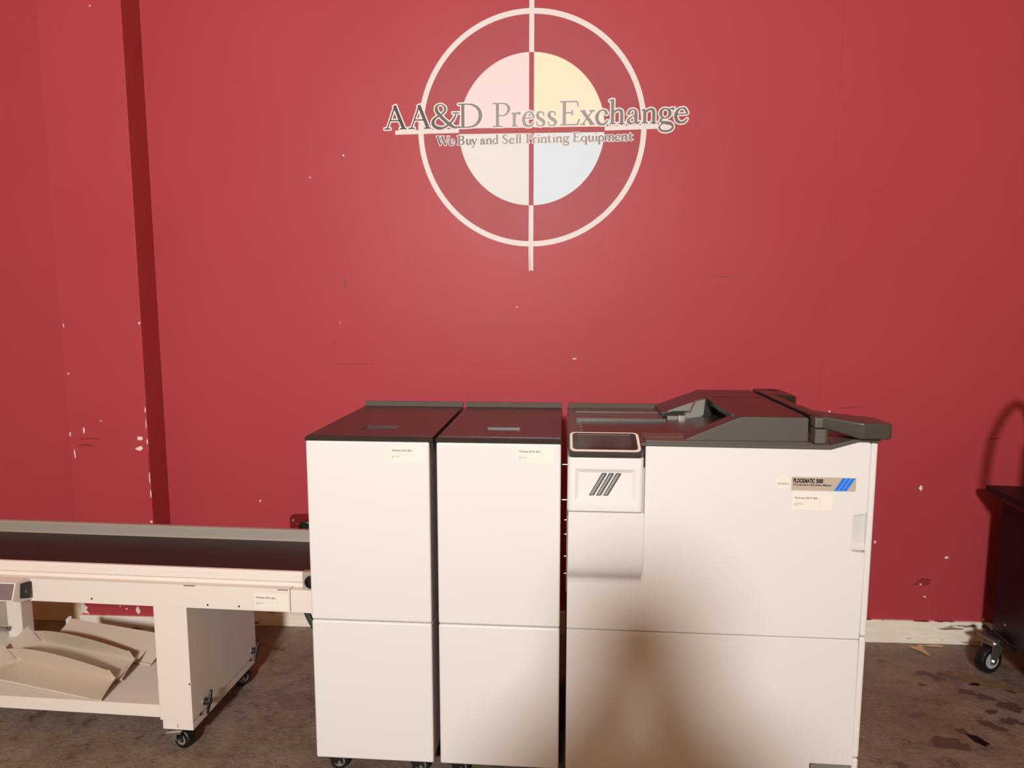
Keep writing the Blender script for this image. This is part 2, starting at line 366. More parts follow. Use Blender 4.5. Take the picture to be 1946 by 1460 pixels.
# ------------------------------------------------------------------ painted sign on the wall
def G():
    """letter skeletons: strokes of (x, y, width); x in 0..1 of the letter's width, y and widths in cap heights"""
    t, k, h = 0.047, 0.120, 0.080
    g = {}
    S = lambda a, b, y: [(a, y, t), (b, y, t)]
    g['A'] = [[(.13,.02,t),(.5,1.0,t+.01)], [(.47,1.0,k),(.86,.02,k+.01)], [(.25,.37,t),(.70,.37,t)], S(0,.28,.02), S(.68,1,.02)]
    g['&'] = [[(.74,.63,t),(1.0,.63,t)], [(.88,.62,t),(.80,.40,h),(.62,.16,h),(.42,.02,h),(.25,.0,k),(.08,.10,k),(.04,.27,k),(.13,.43,h),(.32,.56,t),(.46,.70,h),(.48,.86,h),(.38,.98,t),(.27,.99,t),(.17,.90,h),(.17,.76,k),(.26,.58,k),(.46,.34,k),(.68,.12,k),(.84,.02,h),(1.0,.06,t)]]
    g['D'] = [[(.20,0.02,k),(.20,.98,k)], [(.02,.98,t),(.42,.98,t),(.66,.93,h),(.86,.77,k),(.94,.52,k+.02),(.87,.26,k),(.68,.08,h),(.42,.02,t),(.02,.02,t)]]
    g['P'] = [[(.28,.02,k),(.28,.98,k)], [(.02,.98,t),(.55,.98,t),(.78,.93,h),(.92,.76,k),(.82,.57,h),(.62,.47,t),(.30,.48,t)], S(.02,.58,.02)]
    g['r'] = [[(.30,.02,k),(.30,.56,k)], S(.0,.72,.02), [(.0,.53,t),(.30,.58,t)], [(.34,.42,t),(.48,.54,h),(.68,.57,h),(.92,.52,k)]]
    g['e'] = [[(.09,.34,t),(.93,.36,t),(.90,.47,h),(.76,.57,h),(.53,.60,t),(.28,.53,h),(.11,.36,k),(.10,.22,k),(.24,.06,k),(.50,.0,h),(.76,.03,h),(.97,.15,t)]]
    g['s'] = [[(.84,.42,t),(.82,.54,t)], [(.82,.54,t),(.50,.59,t),(.22,.54,h),(.14,.44,k),(.26,.34,k),(.60,.26,k),(.86,.17,k),(.84,.06,h),(.55,.0,t),(.26,.01,t),(.10,.05,t)], [(.10,.05,t),(.06,.18,t)]]
    g['E'] = [[(.24,.02,k),(.24,.98,k)], [(.02,.98,t),(.88,.98,t)], [(.88,.99,t),(.93,.77,t)], [(.24,.52,t),(.62,.52,t)], [(.64,.64,t),(.64,.40,t)], [(.02,.02,t),(.90,.02,t)], [(.90,.02,h),(1.0,.26,t)]]
    g['x'] = [[(.17,.57,k),(.83,.02,k)], [(.82,.57,t),(.17,.02,t)], S(0,.38,.58), S(.62,.98,.58), S(0,.36,.02), S(.62,1,.02)]
    g['c'] = [[(.90,.46,k),(.80,.56,h),(.56,.60,t),(.28,.52,h),(.10,.36,k),(.10,.22,k),(.25,.06,k),(.52,.0,h),(.78,.03,h),(1.0,.16,t)]]
    g['h'] = [[(.22,.02,k),(.22,1.03,k)], [(.0,.96,t),(.22,1.03,t)], [(.24,.42,t),(.40,.54,h),(.60,.59,h),(.76,.53,k),(.80,.38,k),(.80,.02,k)], S(.02,.44,.02), S(.58,1,.02)]
    g['a'] = [[(.12,.42,k),(.22,.55,h),(.46,.60,t),(.66,.54,h),(.70,.40,k),(.70,.12,k),(.80,.02,h),(1.0,.07,t)], [(.70,.36,t),(.36,.29,t),(.12,.18,h),(.12,.08,k),(.28,.01,h),(.50,.03,t),(.70,.14,t)]]
    g['n'] = [[(.22,.02,k),(.22,.56,k)], [(.0,.53,t),(.22,.59,t)], [(.24,.42,t),(.40,.54,h),(.60,.59,h),(.76,.53,k),(.80,.38,k),(.80,.02,k)], S(.02,.44,.02), S(.58,1,.02)]
    g['g'] = [[(.42,.60,t),(.22,.55,h),(.12,.40,k),(.20,.26,h),(.42,.20,t),(.64,.26,h),(.73,.40,k),(.64,.54,h),(.42,.60,t)], [(.62,.53,t),(.78,.60,t),(1.0,.57,k)],
              [(.30,.21,t),(.12,.13,h),(.16,.05,h),(.45,.01,k),(.78,-.03,k),(.93,-.14,h),(.84,-.27,h),(.55,-.34,h),(.24,-.32,h),(.05,-.21,h),(.12,-.09,t),(.34,.0,t)]]
    g['W'] = [[(.10,.98,k),(.31,.0,k)], [(.31,.0,t),(.52,.86,t)], [(.43,.98,k),(.69,.0,k)], [(.69,.0,t),(.92,.98,t)], S(0,.24,.98), S(.34,.58,.98), S(.82,1,.98)]
    g['B'] = [[(.24,.02,k),(.24,.98,k)], [(.02,.98,t),(.50,.98,t),(.76,.93,h),(.84,.77,k),(.74,.60,h),(.50,.53,t),(.24,.53,t)], [(.50,.53,t),(.80,.46,h),(.92,.27,k),(.80,.09,h),(.50,.02,t),(.02,.02,t)]]
    g['u'] = [[(.20,.57,k),(.20,.16,k),(.32,.02,h),(.52,.02,h),(.76,.16,t)], [(.77,.57,k),(.77,.02,k)], S(0,.22,.57), S(.56,.78,.57), S(.76,1,.02)]
    g['y'] = [[(.18,.57,k),(.52,.02,k)], [(.84,.57,t),(.50,-.05,t),(.36,-.26,t),(.12,-.30,k)], S(0,.40,.57), S(.66,1,.57)]
    g['d'] = [[(.74,.46,t),(.48,.59,t),(.20,.48,h),(.10,.29,k),(.20,.09,h),(.45,.0,h),(.74,.14,t)], [(.76,.02,k),(.76,1.03,k)], [(.56,.98,t),(.76,1.03,t)], S(.76,1,.02)]
    g['S'] = [[(.84,.76,t),(.80,.96,t)], [(.80,.92,t),(.52,1.0,t),(.22,.92,h),(.14,.76,k),(.28,.60,k),(.62,.44,k),(.86,.28,k),(.82,.10,h),(.55,.0,h),(.26,.03,t),(.08,.10,t)], [(.10,.08,t),(.05,.28,t)]]
    g['l'] = [[(.5,.02,k),(.5,1.03,k)], [(.05,.97,t),(.5,1.03,t)], S(0,1,.02)]
    g['i'] = [[(.5,.02,k),(.5,.56,k)], [(.05,.53,t),(.5,.58,t)], S(0,1,.02), [(.5,.80,k+.02),(.5,.87,k+.02)]]
    g['t'] = [[(.40,.80,t),(.38,.56,k),(.38,.15,k),(.55,.02,h),(.95,.07,t)], S(0,.95,.56)]
    g['p'] = [[(.20,-.32,k),(.20,.57,k)], [(.24,.44,t),(.50,.59,h),(.80,.48,h),(.90,.29,k),(.80,.09,h),(.52,.0,t),(.24,.10,t)], S(0,.46,-.32), [(0,.53,t),(.20,.58,t)]]
    g['q'] = [[(.76,.46,t),(.48,.59,t),(.20,.48,h),(.10,.29,k),(.20,.09,h),(.45,.0,h),(.76,.14,t)], [(.78,-.32,k),(.78,.58,k)], S(.54,1,-.32)]
    g['m'] = [[(.14,.02,k),(.14,.56,k)], [(0,.53,t),(.14,.59,t)], [(.16,.42,t),(.28,.56,h),(.42,.58,h),(.51,.48,k),(.51,.02,k)], [(.53,.42,t),(.64,.56,h),(.78,.58,h),(.87,.48,k),(.87,.02,k)], S(0,.28,.02), S(.38,.64,.02), S(.74,1,.02)]
    return g
GL = G()
def spline2(st):
    if len(st) < 4: return st
    out = []; P = [st[0]] + list(st) + [st[-1]]
    for i in range(1, len(P)-2):
        for k in range(4):
            t = k/4
            out.append(tuple(0.5*((2*P[i][c]) + (P[i+1][c]-P[i-1][c])*t + (2*P[i-1][c]-5*P[i][c]+4*P[i+1][c]-P[i+2][c])*t*t + (3*P[i][c]-P[i-1][c]-3*P[i+1][c]+P[i+2][c])*t**3) for c in range(3)))
    out.append(P[-2]); return out
import numpy as np
def segs_of(ch, x0, x1, zb, cap, bold):
    out = []
    for st in GL[ch]:
        curved = len(st) >= 5
        P = [(x0 + a*(x1-x0), zb + b*cap, max(w*cap*bold, 0.0024)) for a, b, w in (spline2(st) if curved else st)]
        for a, b in zip(P, P[1:]): out.append((a, b, curved))
    return out
def field_mesh(bm, segs, grow, y, h):
    """one clean flat outline of all strokes (union), as faces without overlaps"""
    m = grow + 0.012
    X0 = min(min(a[0], b[0]) for a, b, c in segs) - m; X1 = max(max(a[0], b[0]) for a, b, c in segs) + m
    Z0 = min(min(a[1], b[1]) for a, b, c in segs) - m; Z1 = max(max(a[1], b[1]) for a, b, c in segs) + m
    nx = int((X1-X0)/h) + 2; nz = int((Z1-Z0)/h) + 2
    xs = X0 + h*np.arange(nx); zs_ = Z0 + h*np.arange(nz); F = np.full((nz, nx), 1.0)
    for a, b, curved in segs:
        pad = max(a[2], b[2]) + grow + 2*h
        i0 = max(0, int((min(a[0], b[0]) - pad - X0)/h)); i1 = min(nx, int((max(a[0], b[0]) + pad - X0)/h) + 2)
        j0 = max(0, int((min(a[1], b[1]) - pad - Z0)/h)); j1 = min(nz, int((max(a[1], b[1]) + pad - Z0)/h) + 2)
        gx, gz = np.meshgrid(xs[i0:i1], zs_[j0:j1]); dx, dz = b[0]-a[0], b[1]-a[1]; L = math.hypot(dx, dz) or 1e-9; ux, uz = dx/L, dz/L
        t = (gx-a[0])*ux + (gz-a[1])*uz; n = np.abs(-(gx-a[0])*uz + (gz-a[1])*ux)
        w = a[2] + (b[2]-a[2])*np.clip(t/L, 0, 1)
        if curved:
            d = np.hypot(t - np.clip(t, 0, L), n) - w/2
        else:
            qx = np.abs(t - L/2) - L/2; qy = n - w/2
            d = np.hypot(np.maximum(qx, 0), np.maximum(qy, 0)) + np.minimum(np.maximum(qx, qy), 0)
        F[j0:j1, i0:i1] = np.minimum(F[j0:j1, i0:i1], d - grow)
    ins = F < 0; cnt = ins[:-1, :-1].astype(int) + ins[:-1, 1:] + ins[1:, :-1] + ins[1:, 1:]
    cache = {}
    def V(x, z):
        k = (round(x, 6), round(z, 6))
        if k not in cache: cache[k] = bm.verts.new((x, y, z))
        return cache[k]
    for j in range(nz-1):
        row = cnt[j]; i = 0
        while i < nx-1:
            if row[i] == 4:
                k = i
                while k < nx-1 and row[k] == 4: k += 1
                bm.faces.new((V(xs[i], zs_[j]), V(xs[k], zs_[j]), V(xs[k], zs_[j+1]), V(xs[i], zs_[j+1]))); i = k
            else:
                if row[i] > 0:
                    c = [(xs[i], zs_[j], F[j, i]), (xs[i+1], zs_[j], F[j, i+1]), (xs[i+1], zs_[j+1], F[j+1, i+1]), (xs[i], zs_[j+1], F[j+1, i])]
                    poly = []
                    for q in range(4):
                        a, b = c[q], c[(q+1) % 4]
                        if a[2] < 0: poly.append(V(a[0], a[1]))
                        if (a[2] < 0) != (b[2] < 0):
                            t = a[2]/(a[2]-b[2]); poly.append(V(a[0]+(b[0]-a[0])*t, a[1]+(b[1]-a[1])*t))
                    u_ = []
                    for v in poly:
                        if v not in u_: u_.append(v)
                    if len(u_) >= 3:
                        try: bm.faces.new(u_)
                        except ValueError: pass
                i += 1
MAIN = [('A',-.718,-.6208,2.2452),('A',-.6137,-.5158,2.2461),('&',-.5123,-.3939,2.247),('D',-.3998,-.2985,2.2479),('P',-.2535,-.1776,2.249),('r',-.1735,-.1312,2.2496),('e',-.126,-.0772,2.25),('s',-.068,-.0311,2.2505),('s',-.0195,.0177,2.2509),('E',.03,.1135,2.2515),('x',.1163,.1786,2.2521),('c',.182,.2311,2.2526),('h',.2371,.3035,2.2532),('a',.3126,.3649,2.2538),('n',.3718,.4358,2.2543),('g',.4438,.5073,2.2549),('e',.509,.5626,2.2555)]
TAGL = [('W',-.494,-.4374,2.1769),('e',-.4395,-.4172,2.1774),('B',-.4039,-.3736,2.1779),('u',-.3677,-.3423,2.1783),('y',-.3447,-.318,2.1786),('a',-.3048,-.2843,2.1791),('n',-.2822,-.2552,2.1795),('d',-.2538,-.2278,2.1798),('S',-.2105,-.188,2.1803),('e',-.1829,-.1604,2.1807),('l',-.1542,-.1438,2.181),('l',-.1418,-.1311,2.1812),('P',-.1121,-.0846,2.1817),('r',-.0848,-.0642,2.182),('i',-.062,-.0514,2.1822),('n',-.0499,-.0215,2.1825),('t',-.0201,-.0038,2.1828),('i',.0019,.0125,2.183),('n',.0139,.0422,2.1833),('g',.045,.0719,2.1837),('E',.086,.1196,2.1842),('q',.1213,.1488,2.1847),('u',.1495,.1777,2.185),('i',.1802,.1911,2.1853),('p',.1928,.2171,2.1856),('m',.2178,.2613,2.186),('e',.2634,.2866,2.1865),('n',.2879,.3167,2.1868),('t',.3187,.3397,2.1872)]
LX, LZ = -0.0885, 2.2362
sign = thing('wall_sign', 'painted round target logo with four pastel quarters and business lettering on red wall', 'sign', (LX, WY, LZ))
def ringmesh(bm, ro, ri, y0, y1, n=128):
    for i in range(n):
        a, b = 2*math.pi*i/n, 2*math.pi*(i+1)/n
        q = [(ri*math.cos(a), ri*math.sin(a)), (ro*math.cos(a), ro*math.sin(a)), (ro*math.cos(b), ro*math.sin(b)), (ri*math.cos(b), ri*math.sin(b))]
        prism(bm, q, y0, y1, 'y')
bm = bmesh.new()
prism(bm, [(.476*math.cos(2*math.pi*i/96), .4795*math.sin(2*math.pi*i/96)) for i in range(96)], -.0003, .0005, 'y')
obj('backing_disc', bm, M_wallpaint2, sign)
bm = bmesh.new()
for i in range(128):
    a, b = 2*math.pi*i/128, 2*math.pi*(i+1)/128
    f = lambda r, t: (r*math.cos(t)*0.996, r*math.sin(t)*1.004)
    prism(bm, [f(.4625, a), f(.485, a), f(.485, b), f(.4625, b)], -.0008, .0005, 'y')
obj('ring', bm, M_ring, sign)
def quadrant(sx, sz, m, nm):
    r = 0.3095; gx = .0103; gzt = 0.0085; gzb = -0.0145
    g = gzt if sz > 0 else -gzb
    a0 = math.asin(g / r); a1 = math.acos(gx / r); pts = [(sx*gx, sz*g)]
    for i in range(33):
        a = a0 + (a1 - a0)*i/32; pts.append((sx*r*math.cos(a)*.995, sz*r*math.sin(a)*1.012))
    bm = bmesh.new(); prism(bm, pts, -.0008, .0005, 'y'); o = obj(nm, bm, m, sign); return o
quadrant(-1, 1, M_pink, 'quarter')['label'] = 'pink upper left quarter'
quadrant(1, 1, M_yellow, 'quarter')['label'] = 'yellow upper right quarter'
quadrant(-1, -1, M_beige, 'quarter')['label'] = 'beige lower left quarter'
quadrant(1, -1, M_blueq, 'quarter')['label'] = 'pale blue lower right quarter'
bm = bmesh.new(); box(bm, -.010, .0105, -.0011, .0005, .3125, .62); obj('crosshair_bar', bm, M_ring, sign)
bm = bmesh.new()
prism(bm, [(-.010,-.3135),(.0098,-.3135),(.0095,-.59),(-.001,-.588),(-.003,-.50)], -.0011, .0005, 'y')
prism(bm, [(-.010,-.3135),(-.004,-.50),(-.0035,-.592),(-.0085,-.592),(-.0105,-.52)], -.004, .0005, 'y')
obj('crosshair_bar', bm, M_ring, sign)
bm = bmesh.new(); prism(bm, [(-.583,.0035),(-.3085,.0075),(-.3085,-.0095),(-.583,-.0135)], -.0011, .0005, 'y'); obj('crosshair_bar', bm, M_ring, sign)
bm = bmesh.new(); prism(bm, [(.3085,.0095),(.584,.0135),(.584,-.0035),(.3085,-.0085)], -.0011, .0005, 'y'); obj('crosshair_bar', bm, M_ring, sign)
def lettering(name, table, cap, bold, grow, h):
    segs = []
    for ch, x0, x1, zb in table: segs += segs_of(ch, x0 - LX, x1 - LX, zb - LZ, cap, bold)
    bm = bmesh.new(); field_mesh(bm, segs, grow, -.0014, h*1.3); obj(name + '_outline', bm, M_halo, sign)
    bm = bmesh.new(); field_mesh(bm, segs, 0.0, -.0017, h); obj(name, bm, M_letters, sign)
lettering('lettering', MAIN, .0975, 1.15, .0050, .0012)
lettering('tagline', TAGL, .0365, 1.75, .0028, .0008)

# ------------------------------------------------------------------ shared machine parts
def caster(parent, x, y, ztop, r=0.03, w=0.022, yaw=0.0, fork_m=None, hub_m=None):
    """swivel caster: fork and plate as one part; wheel and hub are its sub-parts"""
    fork_m = fork_m or M_black; hub_m = hub_m or M_mid
    bm = bmesh.new()
    box(bm, -.026, .026, -.026, .026, ztop - .006, ztop, bev=.001)
    cyl(bm, (0, 0, ztop - .018), (0, 0, ztop - .005), .018)
    off = 0.012
    for s in (-1, 1):
        prism(bm, [(-.020, ztop - .016), (.022, ztop - .016), (off + .012, r - .006), (off - .010, r - .006)], s*(w/2 + .003) - .0015, s*(w/2 + .003) + .0015, 'y', bev=.0006)
    box(bm, -.020, .022, -w/2 - .003, w/2 + .003, ztop - .020, ztop - .015)
    f = obj('caster', bm, fork_m, parent); f.location = (x, y, 0); f.rotation_euler = (0, 0, R(yaw))
    bm = bmesh.new()
    lathe(bm, (off, 0, r), (0, 1, 0), [(r*.55, -w/2), (r*.86, -w/2), (r*.97, -w/2 + .003), (r, 0), (r*.97, w/2 - .003), (r*.86, w/2), (r*.55, w/2)])
    obj('wheel', bm, M_black, f)
    bm = bmesh.new(); lathe(bm, (off, 0, r), (0, 1, 0), [(r*.56, -w/2 - .001), (r*.5, -w/2 - .0015), (r*.5, w/2 + .0015), (r*.56, w/2 + .001)])
    obj('hub', bm, hub_m, f)
    bm = bmesh.new(); cyl(bm, (off, -w/2 - .008, r), (off, w/2 + .008, r), .006, n=12); cyl(bm, (off, -w/2 - .0085, r), (off, -w/2 - .0075, r), .003, n=8)
    obj('axle_bolt', bm, M_steel, f)
    return f
def asset_label(parent, x0, z1, w, h, y, tilt=0.0):
    """white printed sticker; local origin at its upper left corner"""
    bm = bmesh.new(); box(bm, 0, w, -.0008, .0002, -h, 0, bev=.0)
    o = obj('asset_label', bm, M_sticker, parent); o.location = (x0, y, z1); o.rotation_euler = (0, R(tilt), 0)
    bm = bmesh.new(); e = -.0011
    put_text(bm, 'Plockmatic 500 ID: 8023', .055*w, e, -.33*h, .17*h, width=.57*w, bold=.0001)
    put_text(bm, 'Serial Number', .055*w, e, -.66*h, .085*h, width=.21*w)
    put_text(bm, 'N/A', .055*w, e, -.745*h, .085*h, width=.06*w)
    obj('lettering', bm, M_ink, o)
    bm = bmesh.new(); box(bm, .055*w, .63*w, e, -.0007, -.535*h, -.525*h); box(bm, .675*w, .681*w, e, -.0007, -.73*h, -.22*h)
    obj('rule_lines', bm, M_line, o)
    return o
def lid_mesh(u0, u1, v0, v1, z0, z1, hole, depth):
    """flat lid with a rounded front edge and a sunk finger recess"""
    bm = bmesh.new(); a0, a1, b0, b1 = hole
    c = 0.008
    top = [bm.verts.new(p) for p in ((u0+.003, v0 + c, z1), (u1-.003, v0 + c, z1), (u1-.003, v1, z1), (u0+.003, v1, z1))]
    hol = [bm.verts.new(p) for p in ((a0, b0, z1), (a1, b0, z1), (a1, b1, z1), (a0, b1, z1))]
    flo = [bm.verts.new(p) for p in ((a0+.002, b0+.004, z1 - .006), (a1-.002, b0+.004, z1 - .006), (a1-.002, b1-.003, z1 - depth), (a0+.002, b1-.003, z1 - depth))]
    for i in range(4):
        j = (i+1) % 4
        bm.faces.new((top[i], top[j], hol[j], hol[i])); bm.faces.new((hol[i], hol[j], flo[j], flo[i]))
    bm.faces.new(flo)
    fr = [(v0 + .003, z1 - .0025), (v0, z1 - .006), (v0 + .001, z0)]
    prev = (top[0], top[1])
    lv = [prev[0]]; rv = [prev[1]]
    for (v, z) in fr:
        a = bm.verts.new((u0, v, z)); b = bm.verts.new((u1, v, z)); bm.faces.new((prev[0], a, b, prev[1])); prev = (a, b); lv.append(a); rv.append(b)
    bl = bm.verts.new((u0, v1, z0)); br = bm.verts.new((u1, v1, z0))
    bm.faces.new(lv + [bl, top[3]]); bm.faces.new(rv[::-1] + [top[2], br]); bm.faces.new((top[2], top[3], bl, br)); bm.faces.new((lv[-1], rv[-1], br, bl))
    bmesh.ops.recalc_face_normals(bm, faces=bm.faces)
    return bm

# machine row: local u along the fronts, v towards the wall
ROW = Vector((0, 1.9559, 0)); RYAW = -1.02
def row_pt(u, v, z=0.0):
    return ROW + Matrix.Rotation(R(RYAW), 3, 'Z') @ Vector((u, v, z))

# ------------------------------------------------------------------ two narrow finisher cabinets
def finisher(label, u0, w, wl):
    t = thing('finisher_cabinet', label, 'cabinet', row_pt(u0, 0), RYAW, 'narrow white finisher cabinets')
    vert = lambda e: abs(e.verts[0].co.z - e.verts[1].co.z) > .1
    bm = bmesh.new(); box(bm, .0, w, 0, .642, .531, 1.095, bev=.0065, seg=3)
    obj('upper_cover', bm, M_white, t)
    bm = bmesh.new(); box(bm, .0, w, 0, .642, .070, .5285, bev=.0065, seg=3)
    obj('lower_cover', bm, M_white, t)
    bm = bmesh.new(); box(bm, .006, w - .006, .006, .636, .52, .54); obj('seam_strip', bm, M_groove, t)
    bm = lid_mesh(-.001, wl, -.002, .640, 1.0955, 1.108, (.5*w - .053, .5*w + .053, .112, .188), .020)
    lid = obj('lid', bm, M_lid, t)
    bm = bmesh.new(); box(bm, .5*w - .049, .5*w + .049, .114, .146, 1.098, 1.1072, bev=.0012)
    obj('lid_latch', bm, M_lid, lid)
    bm = bmesh.new(); box(bm, .0035, wl - .0035, .020, .0225, 1.1075, 1.1095, bev=.0006); obj('lid_rib', bm, M_lid, lid)
    bm = bmesh.new(); prism(bm, [(.622, 1.107), (.646, 1.107), (.646, 1.125), (.634, 1.125)], .000, wl - .001, 'x', bev=.0015); obj('rear_ridge', bm, M_dark, lid)
    bm = bmesh.new(); box(bm, .02, w - .02, .02, .62, .058, .074); obj('base_frame', bm, M_black, t)
    for x in (.055, w - .055):
        for y in (.055, .58): caster(t, x - .01, y, .062, r=.029, w=.03, yaw=12)
    return t
f1 = finisher('narrow white finisher cabinet with charcoal lid, left one, beside the conveyor', -.735, .3765, .388)
asset_label(f1, .259, 1.083, .105, .050, -.0002, tilt=.5)
bm = bmesh.new(); box(bm, .3775, .388, .012, .03, 1.074, 1.095, bev=.001); obj('latch_clip', bm, M_black, f1)
f2 = finisher('narrow white finisher cabinet with charcoal lid, between its twin and wide machine', -.3375, .3695, .3715)
asset_label(f2, .241, 1.0855, .107, .049, -.0002, tilt=.3)

# ------------------------------------------------------------------ booklet maker
bk = thing('booklet_maker', 'wide white booklet making machine with charcoal feed cover and tilted touchscreen', 'machine', row_pt(0, 0), RYAW)
bm = bmesh.new(); box(bm, .0535, .905, .020, .640, .10, 1.093, bev=.004); obj('body', bm, M_side, bk)
# front door with a finger notch on its right edge
bm = bmesh.new()
prism(bm, [(.053,.5315),(.9045,.5285),(.9065,.790),(.870,.794),(.8675,.798),(.8675,.896),(.871,.900),(.899,.9045),(.9055,.912),(.9055,1.108),(.901,1.113),(.871,1.1135),(.796,1.0905),(.276,1.0935),(.276,.88),(.053,.88)], 0, .018, 'y', bev=.003, seg=2)
door = obj('front_door', bm, M_white, bk)
bm = bmesh.new(); prism(bm, [(.010,.912),(.0165,.895),(.0165,.82),(.012,.805),(.003,.797),(.019,.788),(.0195,.912)], .860, .9085, 'x'); obj('door_grip', bm, M_side, door)
bm = bmesh.new()
prism(bm, [(.053,.06),(.784,.06),(.784,.1315),(.908,.1305),(.9045,.5255),(.053,.5285)], 0, .018, 'y', bev=.003, seg=2)
low = obj('lower_panel', bm, M_white, bk)
bm = bmesh.new(); prism(bm, [(.012,.128),(.03,.128),(.03,.055),(.016,.055)], .786, .906, 'x', bev=.002); box(bm, .788, .80, .004, .03, .06, .127)
obj('foot_recess', bm, M_mid, low)
for z0, z1 in ((.5345, 1.110), (.152, .5315), (.05, .148)):
    bm = bmesh.new(); box(bm, .9085, .9275, .006, .640, z0, z1, bev=.006, seg=3); obj('side_panel', bm, M_white, bk)
# touchscreen console
bm = bmesh.new(); t = bmesh.new()
c0 = (.051, .267, -.046, .09, .909, 1.067)
add_hull(t, [(c0[0],c0[2],c0[4]),(c0[1],c0[2],c0[4]),(c0[1],c0[3],c0[4]),(c0[0],c0[3],c0[4]),(c0[0],c0[2],c0[5]),(c0[1],c0[2],c0[5]),(c0[1],c0[3],c0[5]),(c0[0],c0[3],c0[5])],
         [(0,3,2,1),(4,5,6,7),(0,1,5,4),(1,2,6,5),(2,3,7,6),(3,0,4,7)])
bevel_all(t, .013, 4, lambda e: abs(e.verts[0].co.z - e.verts[1].co.z) > .1 and e.verts[0].co.y < 0)
bevel_all(t, .003, 2, lambda e: abs(e.verts[0].co.z - e.verts[1].co.z) < .001)
fr = max((f for f in t.faces if f.normal.y < -.9), key=lambda f: f.calc_area())
r = bmesh.ops.inset_individual(t, faces=[fr], thickness=.012, depth=0)
def rect_to(f, a0, a1, b0, b1, y):
    vs_ = sorted(f.verts, key=lambda v: v.co.x)
    for v in f.verts:
        v.co.x = a0 if v.co.x < (c0[0]+c0[1])/2 else a1
        v.co.z = b0 if v.co.z < (c0[4]+c0[5])/2 else b1
        v.co.y = y
rect_to(fr, .072, .244, .941, 1.034, c0[2])
bmesh.ops.inset_individual(t, faces=[fr], thickness=.008, depth=0)
rect_to(fr, .083, .233, .9545, 1.0230, c0[2] + .006)
merge(bm, t); con = obj('console', bm, M_white, bk, angle=25)
bm = bmesh.new(); bm2 = bmesh.new(); bm3 = bmesh.new()
for k in range(3):
    o = .0202*k; y = c0[2] + .0058
    P = lambda a, b, c, d, g=0: [(.1125+o+a, .9555), (.1125+o+b, .9555), (.1125+o+.0365+d, 1.0215), (.1125+o+.0365+c, 1.0215)]
    prism(bm, P(0, .0135, 0, .0135), y - .0012, y + .001, 'y')
    prism(bm2, [(.1125+o+.0035,.958),(.1125+o+.0105,.958),(.1125+o+.045,1.0190),(.1125+o+.0385,1.0190)], y - .0022, y, 'y')
    prism(bm3, [(.1125+o+.0125,.957),(.1125+o+.0150,.957),(.1125+o+.051,1.0205),(.1125+o+.0490,1.0205)], y - .0026, y, 'y')
gr = obj('vent_emblem', bm, M_slotdark, con); obj('vent_mesh', bm2, M_slot, con); obj('chrome_edge', bm3, M_chrome, con)
# console underside flows back into the door
prof = [(-.0455,.9065),(-.0455,.86),(-.0453,.83),(-.0446,.80),(-.0433,.775),(-.0410,.755),(-.0375,.739),(-.0325,.726),(-.0255,.7155),(-.0175,.7070),(-.0100,.7000),(-.0045,.6935),(-.0015,.6865),(-.0003,.679),(.0015,.671),(.015,.671),(.015,.9065)]
bm = bmesh.new(); prism(bm, prof, .0545, .2705, 'x', bev=.004, seg=2, sel=lambda e: abs(e.verts[0].co.x - e.verts[1].co.x) < 1e-4 and min(e.verts[0].co.y, e.verts[1].co.y) < -.004)
obj('console_fairing', bm, M_fairing, bk, angle=40)
# tilted display
def rr(x0, x1, y0, y1, r, n=6):
    out = []
    for cx, cy, a in ((x1-r, y0+r, -90), (x1-r, y1-r, 0), (x0+r, y1-r, 90), (x0+r, y0+r, 180)):
        for i in range(n+1):
            q = R(a + 90*i/n); out.append((cx + r*math.cos(q), cy + r*math.sin(q)))
    return out
W_, H_ = .213, .118
bm = bmesh.new(); prism(bm, rr(0, W_, 0, H_, .017), -.017, 0, 'z', bev=.003, seg=2)
d = obj('display', bm, M_darkgloss, bk); d.location = (.0515, -.0535, 1.0835); d.rotation_euler = (R(19.0), 0, 0)
bm = bmesh.new(); A = rr(.006, W_-.006, .006, H_-.004, .016); B = rr(.0135, W_-.0135, .0145, H_-.0085, .012)
va = [bm.verts.new((*p, .0012)) for p in A]; vb = [bm.verts.new((*p, .0012)) for p in B]; vc = [bm.verts.new((*p, -.001)) for p in A]
for i in range(len(A)):
    j = (i+1) % len(A); bm.faces.new((va[i], va[j], vb[j], vb[i])); bm.faces.new((vc[i], vc[j], va[j], va[i]))
obj('bezel_ring', bm, M_bezel, d)
bm = bmesh.new(); prism(bm, B, -.0008, .0004, 'z'); obj('screen_glass', bm, M_glass, d)
bm = bmesh.new(); box(bm, .028, W_-.030, .028, H_-.018, .0, .0007); obj('screen', bm, M_screen, d)
bm = bmesh.new(); box(bm, .028, W_-.030, H_-.019, H_-.0165, .0, .0012); obj('screen_edge', bm, M_mid, d)
bm = bmesh.new(); box(bm, .2685, .2755, .004, .06, 1.03, 1.09, bev=.001); cyl(bm, (.262, .03, 1.075), (.28, .03, 1.075), .01, n=14); obj('display_hinge', bm, M_black, bk)
